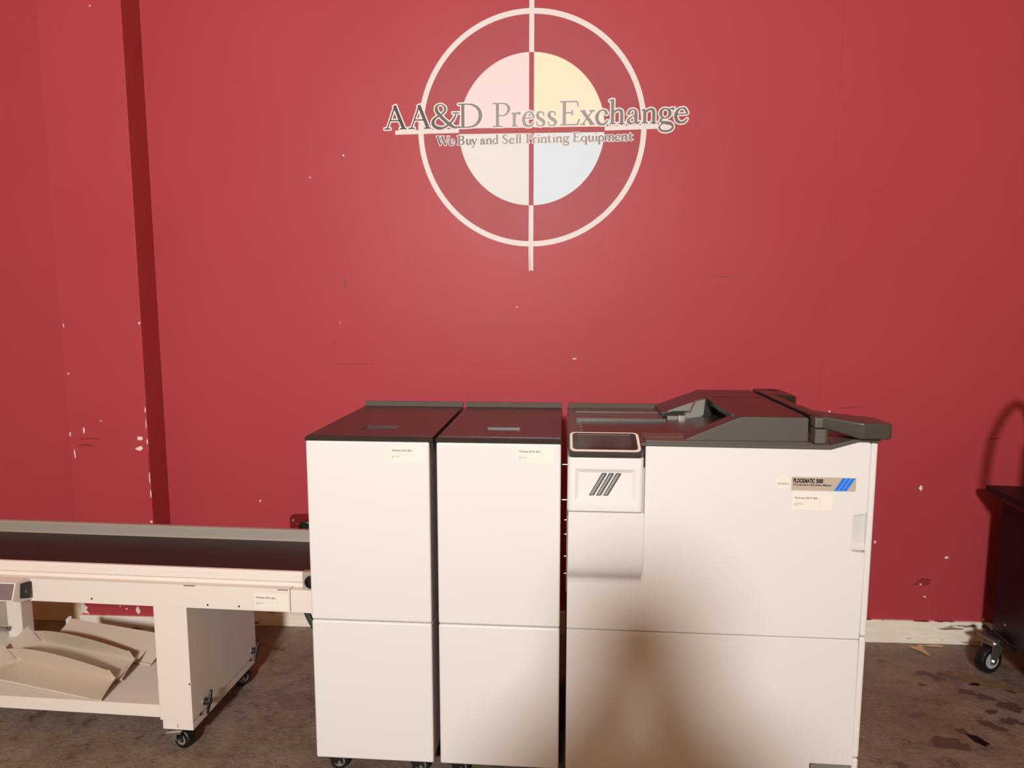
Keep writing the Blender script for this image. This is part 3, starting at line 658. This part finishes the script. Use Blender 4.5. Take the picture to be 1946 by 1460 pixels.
# charcoal top
bm = bmesh.new()
slab = [(.0535,1.0935),(.276,1.0935),(.796,1.0915),(.871,1.1145),(.930,1.1145),(.930,1.125),(.869,1.125),(.792,1.1035),(.276,1.1015),(.0535,1.1015)]
prism(bm, slab, -.002, .645, 'y', bev=.0012)
box(bm, .0535, .082, .02, .645, 1.10, 1.1075, bev=.001)
box(bm, .082, .415, .530, .645, 1.10, 1.1095, bev=.001)
prism(bm, [(.352,1.10),(.532,1.10),(.532,1.1065),(.365,1.1065),(.360,1.114),(.352,1.114)], .082, .385, 'x', bev=.0008)
box(bm, .276, .748, .012, .13, 1.10, 1.1075, bev=.0015)
box(bm, .276, .79, .006, .0085, 1.10, 1.1052); 
for v in (.197, .250): box(bm, .096, .378, v, v+.003, 1.10, 1.1035, bev=.0006)
prism(bm, [(.29,.06),(.395,.066),(.40,.125),(.295,.12)], 1.10, 1.1095, 'z', bev=.001)
tc_ = obj('top_cover', bm, M_dark, bk)
bm = bmesh.new(); prism(bm, [(.618,1.107),(.646,1.107),(.646,1.125),(.634,1.125)], .056, .40, 'x', bev=.0015); obj('rear_ridge', bm, M_dark, tc_)
bm = bmesh.new()
# humped feed cover: front wall, middle, rear wall
prism(bm, [(.385,1.104),(.536,1.170),(.548,1.1755),(.563,1.1775),(.740,1.1765),(.7435,1.172),(.7435,1.104)], .040, .105, 'y', bev=.005, seg=3)
prism(bm, [(.534,1.177),(.7435,1.177),(.7435,1.100),(.585,1.100),(.575,1.118),(.555,1.150),(.537,1.160)], .085, .47, 'y', bev=.0015)
prism(bm, [(.380,1.104),(.385,1.121),(.41,1.125),(.53,1.171),(.543,1.176),(.558,1.178),(.7435,1.178),(.7435,1.104)], .455, .665, 'y', bev=.004, seg=2)
prism(bm, [(.10,1.100),(.10,1.104),(.34,1.104),(.44,1.108),(.57,1.128),(.60,1.128),(.60,1.100)], .105, .39, 'y')
fc = obj('feed_cover', bm, M_lid, bk)
bm = bmesh.new(); prism(bm, [(.386,1.1035),(.536,1.1690),(.549,1.1742),(.563,1.1762),(.7405,1.1755),(.7432,1.171),(.7432,1.1075),(.39,1.1030)], .0372, .06, 'y', bev=.0035, seg=3); obj('front_skirt', bm, M_dark, fc)
bm = bmesh.new(); prism(bm, [(.523,1.1765),(.491,1.169),(.475,1.130),(.459,1.128),(.452,1.106),(.511,1.094),(.512,1.118),(.519,1.124)], .395, .425, 'y', bev=.0015); obj('paper_guide', bm, M_mid, fc)
bm = bmesh.new(); prism(bm, [(.494,1.160),(.486,1.128),(.402,1.126)], .4535, .456, 'y'); obj('lit_face_patch', bm, M_mid, fc)  # lighter grey triangle paints the light on the rear wall's front face
bm = bmesh.new(); box(bm, .432, .456, .384, .396, 1.102, 1.121, bev=.001); br = obj('metal_bracket', bm, M_steel, fc)
bm = bmesh.new(); box(bm, .395, .431, .386, .400, 1.103, 1.119, bev=.001); cyl(bm, (.413, .386, 1.106), (.413, .380, 1.106), .005, n=12); obj('bracket_screw', bm, M_mid, fc)
# bar and arm on the right of the hump
bm = bmesh.new()
bar = [(.7515,.016),(.7515,.662),(.835,.660),(.866,.650),(.884,.628),(.892,.600),(.886,.575),(.780,.505),(.780,.05),(.776,.016)]
def barwarp(c): return Vector((c.x, c.y, c.z if c.z < 1.15 else (1.185 - max(0, c.x - .85)*.5)))
prism(bm, bar, 1.128, 1.185, 'z', bev=.004, seg=3, warp=barwarp)
b_ = obj('end_bar', bm, M_lid, bk)
bm = bmesh.new()
arm = [(.766,.050),(.772,.012),(.858,-.030),(.868,-.034),(.936,-.034),(.945,-.028),(.949,-.016),(.949,.075),(.940,.085),(.79,.13),(.77,.13)]
def armwarp(c):
    z = c.z
    if z > 1.15: z = 1.185 if c.x < .85 else 1.1745 if c.x < .92 else 1.1715
    else: z = 1.152 - (c.x - .766)/(.862 - .766)*.024 if c.x < .862 else 1.128
    return Vector((c.x, c.y, z))
prism(bm, arm, 1.128, 1.185, 'z', bev=.005, seg=3, warp=armwarp)
obj('arm', bm, M_darkgloss, bk)
bm = bmesh.new(); prism(bm, [(.750,.0),(.778,.0),(.790,.012),(.778,.05),(.750,.05)], 1.108, 1.149, 'z', bev=.002); box(bm, .750, .7745, .006, .05, 1.151, 1.181, bev=.004, seg=3)
obj('hinge_block', bm, M_hinge, bk)
bm = bmesh.new(); box(bm, .905, .9285, .02, .50, 1.108, 1.128); obj('arm_rest', bm, M_darkgloss, bk)
# name plate, seal and sticker on the door
def nameplate():
    w, h = .1785, .0395
    bm = bmesh.new(); prism(bm, [(0,0),(w,.0008),(w,-h+.0005),(0,-h)], -.0012, .0002, 'y', bev=.0003); o = obj('name_plate', bm, M_plate, door); o.location = (.691, 0, 1.011); o.rotation_euler = (0, R(.4), 0)
    bm = bmesh.new(); e = -.0016
    put_text(bm, 'PLOCKMATIC', .0045, e, -.0165, .0165, width=.0600, bold=.0009)
    put_text(bm, '500', .0675, e, -.0165, .0165, width=.0200, bold=.0009)
    put_text(bm, 'Production Booklet Maker', .0045, e, -.0252, .0080, width=.1080, bold=.00022, shear=.3)
    obj('lettering', bm, M_blackink, o)
    bm = bmesh.new()
    for k in range(3):
        a = .1185 + .0122*k; prism(bm, [(a,-h+.0012),(a+.0105,-h+.0012),(a+.0325,-.0012),(a+.022,-.0012)], -.0017, -.0008, 'y')
    obj('blue_stripes', bm, M_blue, o)
nameplate()
asset_label(door, .696, .963, .1125, .0485, -.0002, tilt=.6)
bm = bmesh.new(); lathe(bm, (0, 0, 0), (0, -1, 0), [(.0195, -.0002), (.0195, .0008), (.0185, .001)], n=40); sl = obj('round_seal', bm, M_seal, door); sl.location = (.6675, 0, .9925)
bm = bmesh.new()
for a, b in ((-.0150, -.0095), (-.0085, -.002), (-.001, .005), (.006, .0105), (.0115, .0150)): box(bm, a, b, -.0015, -.0009, -.0036, -.0014)
obj('seal_print', bm, M_mid, sl)
bm = bmesh.new(); box(bm, -.0185, .0185, -.0015, -.0009, .0018, .0024); box(bm, -.016, .016, -.0015, -.0009, -.0062, -.0057); obj('seal_lines', bm, M_gold, sl)
# docking pins and hooks seen in the gap beside the neighbouring cabinet
for z, r_ in ((1.018, .0022), (.908, .0026)):
    bm = bmesh.new(); cyl(bm, (.0355, .07, z), (.054, .07, z), r_, n=12); obj('docking_pin', bm, M_chrome, bk)
for z in (.845, .80, .73, .675):
    bm = bmesh.new(); cyl(bm, (.044, .07, z), (.054, .07, z), .0016, n=10); obj('docking_pin', bm, M_steel, bk)
bm = bmesh.new(); box(bm, .050, .0535, .06, .07, .62, .90, bev=.0005); obj('body_edge_strip', bm, M_steel, bk)  # pale steel strip standing in for the machine's left body edge
bm = bmesh.new(); box(bm, .08, .78, .06, .62, .05, .104); obj('base_frame', bm, M_black, bk)
for x in (.12, .84):
    for y in (.09, .56): caster(bk, x - .01, y, .056, r=.026, w=.026, yaw=8)

# ------------------------------------------------------------------ belt conveyor
CV = thing('belt_conveyor', 'long cream conveyor table on casters with dark belt and open lower shelf', 'conveyor', (-1.191, 2.069, 0), -2.23)
U0 = -1.45
bm = bmesh.new(); box(bm, U0, .355, 0, .034, .5095, .588, bev=.002)
box(bm, U0, .355, .034, .45, .5095, .56)
beam = obj('beam', bm, M_cream, CV)
bm = bmesh.new(); box(bm, .3565, .447, .001, .45, .509, .586, bev=.002); obj('beam_end', bm, M_cream, CV)
for x in (-.33, .075, .182):
    bm = bmesh.new(); cyl(bm, (x, -.0008, .523 if x > 0 else .527), (x, .002, .523 if x > 0 else .527), .0032, n=14); obj('rivet_hole', bm, M_black, beam)
for x0, x1, z in ((-.005,.035,.586), (.315,.350,.585)):
    bm = bmesh.new(); box(bm, x0, x1, -.0006, .0006, z-.0012, z+.0012); obj('paint_scratch', bm, M_blackink, beam)
bm = bmesh.new(); prism(bm, [(.026,.586),(.026,.600),(.020,.606),(.022,.628),(.028,.636),(.038,.636),(.038,.586)], U0, .395, 'x', bev=.001); obj('front_guide', bm, M_cream, CV)
for x in (.0, .13):
    bm = bmesh.new(); cyl(bm, (x, .0205, .6075), (x, .024, .6075), .003, n=10); obj('guide_screw', bm, M_mid, CV)
bm = bmesh.new(); prism(bm, [(.3600,.56),(.3600,.612),(.366,.616),(.366,.652),(.372,.656),(.386,.656),(.386,.56)], U0, .447, 'x', bev=.001); obj('back_guide', bm, M_alu, CV)
bm = bmesh.new(); box(bm, U0, .40, .039, .361, .585, .614); lathe(bm, (.40, .039, .5995), (0, 1, 0), [(.0145, 0), (.0145, .322)], n=24); obj('belt', bm, M_belt, CV)
bm = bmesh.new(); lathe(bm, (.43, .039, .598), (0, 1, 0), [(.014, 0), (.014, .322)], n=20); obj('roller', bm, M_black, CV)
bm = bmesh.new(); box(bm, .393, .450, .012, .036, .586, .642, bev=.004); blk = obj('bearing_block', bm, M_alu, CV)
bm = bmesh.new(); lathe(bm, (.424, .012, .611), (0, -1, 0), [(.021, 0), (.021, .006), (.016, .007), (.015, .001)], n=24); obj('bearing', bm, M_black, blk)
# right leg: box pedestal
bm = bmesh.new(); box(bm, -.116, .0, .0, .455, .1085, .5100, bev=.002); leg = obj('pedestal', bm, M_cream, CV)
bm = bmesh.new(); box(bm, -.109, -.002, .003, .452, .075, .1075, bev=.0015); sk = obj('pedestal_skirt', bm, M_cream, CV)
for a, b, r_ in (((-.004,-.0006,.243),(-.004,.002,.243),.003), ((-.056,.0024,.092),(-.056,.004,.092),.0018), ((-.056,.0024,.085),(-.056,.004,.085),.0018), ((-.003,.047,.107),(.0015,.047,.107),.005), ((-.003,.405,.107),(.0015,.405,.107),.005)):
    bm = bmesh.new(); cyl(bm, a, b, r_, n=12); obj('screw', bm, M_black, sk)
def wing_knob(y, z, rot):
    bm = bmesh.new(); cyl(bm, (0, 0, 0), (.004, 0, 0), .013, n=20, mi=0); 
    k = obj('wing_knob', bm, M_steel, CV); k.location = (0, y, z); k.rotation_euler = (R(rot), 0, 0)
    bm = bmesh.new(); cyl(bm, (.004, 0, 0), (.026, 0, 0), .010, .008, n=16)
    for s in (-1, 1): prism(bm, [(-.008*s, 0), (.010*s, s*.004), (.006*s, s*.036), (.0*s, s*.040), (-.004*s, s*.034)], .016, .023, 'x', bev=.002)
    obj('wing', bm, M_black, k)
wing_knob(.072, .138, -22); wing_knob(.420, .138, -28)
caster(CV, -.06, .03, .076, r=.0345, w=.034, yaw=-14, fork_m=M_black, hub_m=M_mid)
caster(CV, -.05, .405, .076, r=.0345, w=.034, yaw=40)
bm = bmesh.new(); box(bm, U0, U0 + .115, .0, .455, .1085, .5100, bev=.002); obj('pedestal', bm, M_cream, CV)
bm = bmesh.new(); box(bm, U0 + .004, U0 + .111, .003, .452, .075, .1075, bev=.0015); obj('pedestal_skirt', bm, M_cream, CV)
caster(CV, U0 + .055, .03, .076, r=.0345, w=.034, yaw=20); caster(CV, U0 + .055, .405, .076, r=.0345, w=.034, yaw=-30)
# brake pedal on the front caster
bm = bmesh.new(); prism(bm, [(-.095,.070),(-.04,.076),(-.04,.068),(-.09,.060)], -.012, .026, 'y', bev=.002); box(bm, -.082, -.060, -.004, .0, .040, .066, bev=.002); obj('caster_brake', bm, M_steel, CV)
# lower shelf, left frame
bm = bmesh.new(); box(bm, U0 + .1155, -.1165, .002, .45, .1165, .161, bev=.0015); shelf = obj('shelf', bm, M_cream, CV)
bm = bmesh.new(); box(bm, -1.016, -.952, .395, .452, .1605, .510, bev=.002); obj('rear_post', bm, M_cream, CV)
bm = bmesh.new(); box(bm, -1.10, -1.018, .41, .452, .1605, .510, bev=.002); obj('rear_post', bm, M_alu, CV)
bm = bmesh.new(); box(bm, -1.114, -1.102, .405, .452, .1605, .51); box(bm, -1.20, -1.115, .41, .452, .1605, .51, bev=.002); obj('frame_profile', bm, M_alu, CV)
bm = bmesh.new(); box(bm, -1.115, -1.0, .372, .388, .193, .205, bev=.003); box(bm, -1.115, -1.10, .372, .41, .193, .205, bev=.002); box(bm, -1.012, -1.0, .372, .40, .193, .205, bev=.002); obj('pull_handle', bm, M_mid, CV)
# control box
bm = bmesh.new()
prism(bm, [(.0,.588),(-.028,.600),(-.060,.597),(-.078,.543),(-.048,.528),(.0,.516)], -.80, -.545, 'x', bev=.0015)
cb = obj('control_box', bm, M_cream, CV)
def on_slope(bm, a0, a1, s0, s1, lift, mi=0):
    """patch on the sloping face between (-.060,.597) and (-.078,.543); s 0 at the top"""
    n = Vector((0, -.0542, .018)).normalized() * -1
    n = Vector((0, -.949, .316))
    def P(a, s, l): return Vector((a, -.060 - .018*s, .597 - .054*s)) + n*l
    vs_ = [P(a0,s0,lift), P(a1 - .0*s0,s0,lift), P(a1,s1,lift), P(a0,s1,lift), P(a0,s0,-.0005), P(a1,s0,-.0005), P(a1,s1,-.0005), P(a0,s1,-.0005)]
    add_hull(bm, vs_, [(0,1,2,3),(4,7,6,5),(0,4,5,1),(1,5,6,2),(2,6,7,3),(3,7,4,0)], mi)
    bmesh.ops.recalc_face_normals(bm, faces=bm.faces)
bm = bmesh.new(); on_slope(bm, -.796, -.549, .05, .95, .0008); obj('control_face', bm, M_ctrl, cb)
bm = bmesh.new(); on_slope(bm, -.70, -.597, .22, .62, .0014); obj('display_window', bm, M_blackink, cb)
bm = bmesh.new(); on_slope(bm, -.618, -.606, .76, .84, .0014); obj('indicator', bm, M_sticker, cb)
bm = bmesh.new(); prism(bm, [(-.006,.582),(-.042,.588),(-.048,.540),(-.010,.526)], -.5455, -.5385, 'x', bev=.001); sk_ = obj('power_socket', bm, M_blackink, cb)
bm = bmesh.new(); box(bm, -.5388, -.5378, -.032, -.028, .552, .562); obj('socket_pins', bm, M_mid, sk_)
asset_label(CV, .236, .5720, .1150, .0530, -.0006, tilt=1.4)

# ------------------------------------------------------------------ bent steel trays on the shelf
def tray(label, corner, yaw, length, depth, hl, hm, hr, lean, pitch=0.0):
    """sheet with a small front lip, flat floor, ends curling up and an arched flap along the back; origin at the front right corner"""
    t = thing('paper_tray', label, 'tray', corner, yaw, 'bent steel trays on the conveyor shelf')
    t.rotation_euler = (R(pitch), 0, R(yaw))
    cols = [(-length - .075, .055), (-length - .04, .026), (-length - .012, .005), (-length, 0.0)]
    n = 36
    cols += [(-length + length*i/n, 0.0) for i in range(1, n)] + [(-.012, 0.0), (.0, .003), (.010, .014), (.018, .028), (.025, .044)]
    bm = bmesh.new(); secs = []
    for x, up in cols:
        s_ = min(1, max(0, (x + length)/length))
        h = hl + (hm - hl)*(1 - (1 - s_/.35)**2) if s_ < .35 else hm + (hr - hm)*((s_ - .35)/.65)**1.8
        inside = -length - .001 <= x <= .001
        row = []
        ys = (0, 0, depth*.33, depth*.66, depth) 
        for k, y in enumerate(ys):
            f = y/depth
            row.append((x - .034*f*max(0, s_ - .5)*2, y, (-.006 if k == 0 else .001*f) + up*(.12 + .88*f)))
        if inside:
            for q in (.25, .5, .75, 1.0): row.append((row[4][0], depth - lean*h*q, row[4][2] + .001 + h*q))
        secs.append([bm.verts.new(c) for c in row])
    for a, b in zip(secs, secs[1:]):
        for k in range(min(len(a), len(b))-1):
            if len({tuple(round(c, 5) for c in v.co) for v in (a[k], b[k], b[k+1], a[k+1])}) == 4: bm.faces.new((a[k], b[k], b[k+1], a[k+1]))
    bmesh.ops.remove_doubles(bm, verts=bm.verts[:], dist=.0002)
    bmesh.ops.recalc_face_normals(bm, faces=bm.faces)
    o = obj('sheet', bm, M_trayw, t, angle=30)
    so = o.modifiers.new('sheet_gauge', 'SOLIDIFY'); so.thickness = .0018; so.offset = 0
    o.modifiers.move(1, 0)
    return t
cvR = Matrix.Rotation(R(-2.23), 3, 'Z'); CVO = Vector((-1.191, 2.069, 0))
def cvp(u, v, z): return CVO + cvR @ Vector((u, v, z))
tray('beige bent steel tray, front one on the conveyor shelf with widest bare floor', cvp(-.343, .0, .1690), -2.23 - 11.2, .50, .115, .062, .088, .046, .55)
tray('beige bent steel tray, middle one, arched flap just behind the front tray', cvp(-.352, .118, .1735), -2.23 - 12.2, .50, .115, .060, .084, .048, .50, pitch=1.0)
# rear: flat sheet leaning up to the back
t3 = thing('paper_tray', 'flat grey steel tray leaning up at the back of the conveyor shelf', 'tray', cvp(-.330, .235, .165), -2.23 - 11.2, 'bent steel trays on the conveyor shelf')
bm = bmesh.new()
prism(bm, [(0,.0),(.115,.062),(.118,.060),(.003,-.002)], -.475, .03, 'x', bev=.0)
prism(bm, [(.0,-.001),(.0,.006),(.004,.006),(.004,-.001)], -.475, .03, 'x')
obj('sheet', bm, M_trayw, t3)
bm = bmesh.new(); prism(bm, [(.100,.040),(.100,.062),(.118,.070),(.118,.040)], -.490, -.4755, 'x', bev=.002); obj('corner_tab', bm, M_white, t3)

# ------------------------------------------------------------------ small things
ob = thing('outlet_box', 'small dark red wall socket box above the conveyor beside the left finisher', 'socket', (-1.125, WY, .455))
bm = bmesh.new(); box(bm, -.056, .075, -.050, .0, 0, .088, bev=.006, seg=3); obx = obj('box', bm, M_outlet, ob)
bm = bmesh.new(); lathe(bm, (.02, -.050, .038), (0, -1, 0), [(.031, 0), (.031, .010), (.027, .012), (.024, .004)], n=28); lathe(bm, (.02, -.052, .038), (0, -1, 0), [(.021, 0), (.017, .006)], n=20); obj('round_socket', bm, M_black, obx)
bm = bmesh.new(); lathe(bm, (-.038, -.050, .072), (0, -1, 0), [(.006, 0), (.005, .003), (.002, .004)], n=14); obj('screw', bm, M_mid, obx)
bm = bmesh.new(); lathe(bm, (-.020, -.050, .058), (0, -1, 0), [(.004, 0), (.003, .003)], n=12); obj('screw', bm, M_chrome, obx)

bm = bmesh.new()
tube(bm, smooth_path([(-.905,2.30,.498),(-.888,2.29,.45),(-.864,2.28,.395),(-.83,2.27,.335),(-.79,2.28,.22),(-.79,2.40,.03),(-.80,2.55,.012),(-.85,2.80,.012)], 8), .0105, n=10)
tag(obj('power_cable', bm, M_green), 'dark green cable hanging below conveyor end beside the left finisher', 'cable')

def scrap(label, c, pts, tilt):
    bm = bmesh.new(); prism(bm, pts, 0.002, .0035, 'z')
    for v in bm.verts: v.co.z += abs(v.co.x)*tilt
    o = obj('paper_scrap', bm, M_paper); o.location = c
    return tag(o, label, 'paper scrap', 'tan scraps by the baseboard')
scrap('torn tan scrap with a pointed tail on floor by right baseboard', (1.615, 2.905, 0), [(-.03,.035),(.0,.03),(.022,.05),(.036,.045),(.022,.012),(.022,-.04),(.012,-.045),(.0,-.01),(-.022,.012)], .05)
scrap('flat thin tan scrap lying against right baseboard', (1.695, 2.952, 0), [(-.045,-.006),(-.01,.006),(.02,.010),(.045,-.004),(.03,-.016),(-.01,-.010)], .04)

# ------------------------------------------------------------------ black cabinet on the right
BC = thing('black_cabinet', 'black cabinet on casters with overhanging top at right edge', 'cabinet', (1.847, 2.811, 0), -5.5)
bm = bmesh.new(); box(bm, 0, .95, -.72, 0, .155, .712, bev=.002); body = obj('body', bm, M_blackpaint, BC)
bm = bmesh.new(); prism(bm, [(-.062,.745),(-.062,.765),(1.0,.765),(1.0,.713),(-.004,.713),(-.050,.725)], -.79, .012, 'y', bev=.003); obj('top', bm, M_blackpaint, BC)
for y, z in ((-.09, .215), (-.36, .215)):
    bm = bmesh.new(); cyl(bm, (-.002, y, z), (.002, y, z), .006, n=12); obj('screw', bm, M_steel, body)
def big_caster(x, y, yaw):
    bm = bmesh.new(); r = .057; w = .038
    box(bm, -.045, .045, -.04, .04, .146, .155, bev=.001); cyl(bm, (0,0,.125), (0,0,.147), .026)
    for s in (-1, 1): prism(bm, [(-.030,.128),(.034,.128),(.040,.080),(.036,.042),(.014,.042),(-.024,.118)], s*(w/2+.005)-.0015, s*(w/2+.005)+.0015, 'y', bev=.0006)
    box(bm, -.032, .034, -w/2-.006, w/2+.006, .120, .129, bev=.001)
    f = obj('caster', bm, M_steel, BC); f.location = (x, y, 0); f.rotation_euler = (0, 0, R(yaw))
    bm = bmesh.new(); lathe(bm, (.024, 0, r), (0,1,0), [(r*.58,-w/2+.002),(r*.62,-w/2),(r*.86,-w/2),(r*.96,-w/2+.004),(r,-.004),(r,.004),(r*.96,w/2-.004),(r*.86,w/2),(r*.62,w/2),(r*.58,w/2-.002)], n=40); obj('wheel', bm, M_black, f)
    bm = bmesh.new(); lathe(bm, (.024, 0, r), (0,1,0), [(r*.58,-w/2-.0005),(r*.58,w/2+.0005)], n=32); obj('hub', bm, M_greyhub, f)
    bm = bmesh.new(); cyl(bm, (.024,-w/2-.013,r),(.024,w/2+.013,r),.008,n=6); obj('axle_bolt', bm, M_chrome, f)
    return f
bc_ = big_caster(-.020, -.060, 205); big_caster(.04, -.66, 18); big_caster(.88, -.06, 30); big_caster(.88, -.66, 30)

bm = bmesh.new(); tube(bm, [(-.040,-.015,.171),(-.030,-.05,.163),(-.012,-.11,.148),(.004,-.16,.140)], .009, n=12)
pd = obj('brake_pedal', bm, M_black, bc_); pd.matrix_parent_inverse = (Matrix.Translation(bc_.location) @ Matrix.Rotation(R(205), 4, 'Z')).inverted()
bxl = thing('shadow_caster_box', 'unseen black box added on top of the black cabinet for its wall shadow', 'machine', (2.02, 2.36, .766), -5.5)  # out of view; added to cast the broad dark shadow on the wall
bm = bmesh.new(); box(bm, -.21, .32, -.16, .10, 0, .30, bev=.01, seg=2); box(bm, -.20, .31, -.15, .09, .30, .36, bev=.008); eb = obj('housing', bm, M_blackpaint, bxl)
bm = bmesh.new(); tube(bm, smooth_path([(-.15,-.05,.36),(-.17,-.05,.43),(-.12,-.05,.47),(-.05,-.05,.43),(-.05,-.05,.36)], 6), .012, n=10); obj('handle', bm, M_black, eb)
bm = bmesh.new()
tube(bm, smooth_path([(1.800,2.34,.782),(1.72,2.38,.81),(1.668,2.40,.90),(1.662,2.40,.97),(1.667,2.40,1.05),(1.685,2.41,1.13),(1.73,2.44,1.20),(1.80,2.50,1.225),(1.87,2.56,1.14),(1.90,2.60,.95),(1.90,2.60,.782)], 8), .014, n=10)
tag(obj('hose', bm, M_black), 'unseen black hose added over the black cabinet edge for its arched wall shadow', 'hose')  # out of view; its curve is shaped to throw an arched wall shadow

# ------------------------------------------------------------------ the photographer behind the camera
def person():
    px, py = -.03, -.36; dz = -.03
    V = []; Ed = []; Rd = []
    def add(p, r, link=None):
        V.append((px + p[0], py + p[1], p[2] + dz*min(1, max(0, (p[2]-.1)/.8)))); Rd.append(r)
        if link is not None: Ed.append((link, len(V)-1))
        return len(V)-1
    pel = add((0,0,.93), .145); wa = add((0,.0,1.08), .125, pel); ch = add((0,-.01,1.25), .15, wa); up_ = add((0,-.015,1.36), .145, ch); nb = add((0,-.01,1.43), .085, up_)
    nk = add((0,.0,1.49), .052, nb); jaw = add((0,.03,1.545), .070, nk); hd = add((0,.02,1.61), .088, jaw); cr = add((0,.01,1.675), .072, hd); add((0,.01,1.71), .04, cr)
    add((0,.125,1.585), .014, jaw)
    for s in (-1, 1):
        hip = add((s*.095,0,.86), .098, pel); kn = add((s*.11,.02,.48), .060, hip); an = add((s*.12,-.01,.10), .042, kn); hl = add((s*.125,.0,.045), .042, an); add((s*.14,.15,.035), .034, hl)
        sh = add((s*.20,-.01,1.385), .066, up_); el = add((s*.27,.13,1.16), .048, sh); wr = add((s*.09 + .03,.27,1.42), .030, el)
        pm = add((s*.078 + .032,.31,1.475), .034, wr)
        for k in range(4):
            a = add((s*.07 + .034, .345 - .006*k, 1.49 + .012*k), .010, pm); add((s*.055 + .034, .36 - .006*k, 1.497 + .012*k), .008, a)
        th = add((s*.062 + .032,.305,1.50), .011, pm); add((s*.045 + .032,.325,1.505), .009, th)
    me = bpy.data.meshes.new('person'); me.from_pydata(V, Ed, []); o = bpy.data.objects.new('person', me); scene.collection.objects.link(o)
    sk = o.modifiers.new('skin', 'SKIN'); sk.use_smooth_shade = True
    for i, v in enumerate(me.skin_vertices[0].data): v.radius = (Rd[i], Rd[i]*(.72 if i in (pel, wa, ch) else 1)); v.use_root = (i == 0)
    sb = o.modifiers.new('sub', 'SUBSURF'); sb.levels = 2; sb.render_levels = 2
    dg = bpy.context.evaluated_depsgraph_get(); nm = bpy.data.meshes.new_from_object(o.evaluated_get(dg))
    o.modifiers.clear(); o.data = nm; nm.name = 'person'
    nm.materials.clear()
    for m in (M_skin, M_shirt, M_jeans, M_black): nm.materials.append(m)
    for p in nm.polygons:
        c = p.center; p.use_smooth = True
        p.material_index = 3 if c.z < .09 else 2 if c.z < .97 else 1 if (c.z < 1.44 and c.y < py + .24) else 0
    o['label'] = 'person in dark shirt holding up a phone, casting the soft shadow on the fronts'; o['category'] = 'person'
    bm = bmesh.new(); bmesh.ops.create_uvsphere(bm, u_segments=24, v_segments=16, radius=1)
    for v in bm.verts: v.co = Vector((px + v.co.x*.098, py - .01 + v.co.y*.112, 1.655 + dz + v.co.z*.085))
    bmesh.ops.delete(bm, geom=[v for v in bm.verts if v.co.y > py + .06 and v.co.z < 1.675 + dz], context='VERTS')
    obj('hair', bm, M_hair, o)
    bm = bmesh.new(); box(bm, -.078, .078, -.0545, -.046, 1.430, 1.538, bev=.006, seg=3)
    tag(obj('phone', bm, M_black), 'black phone held up in both hands by the person', 'phone')
person()
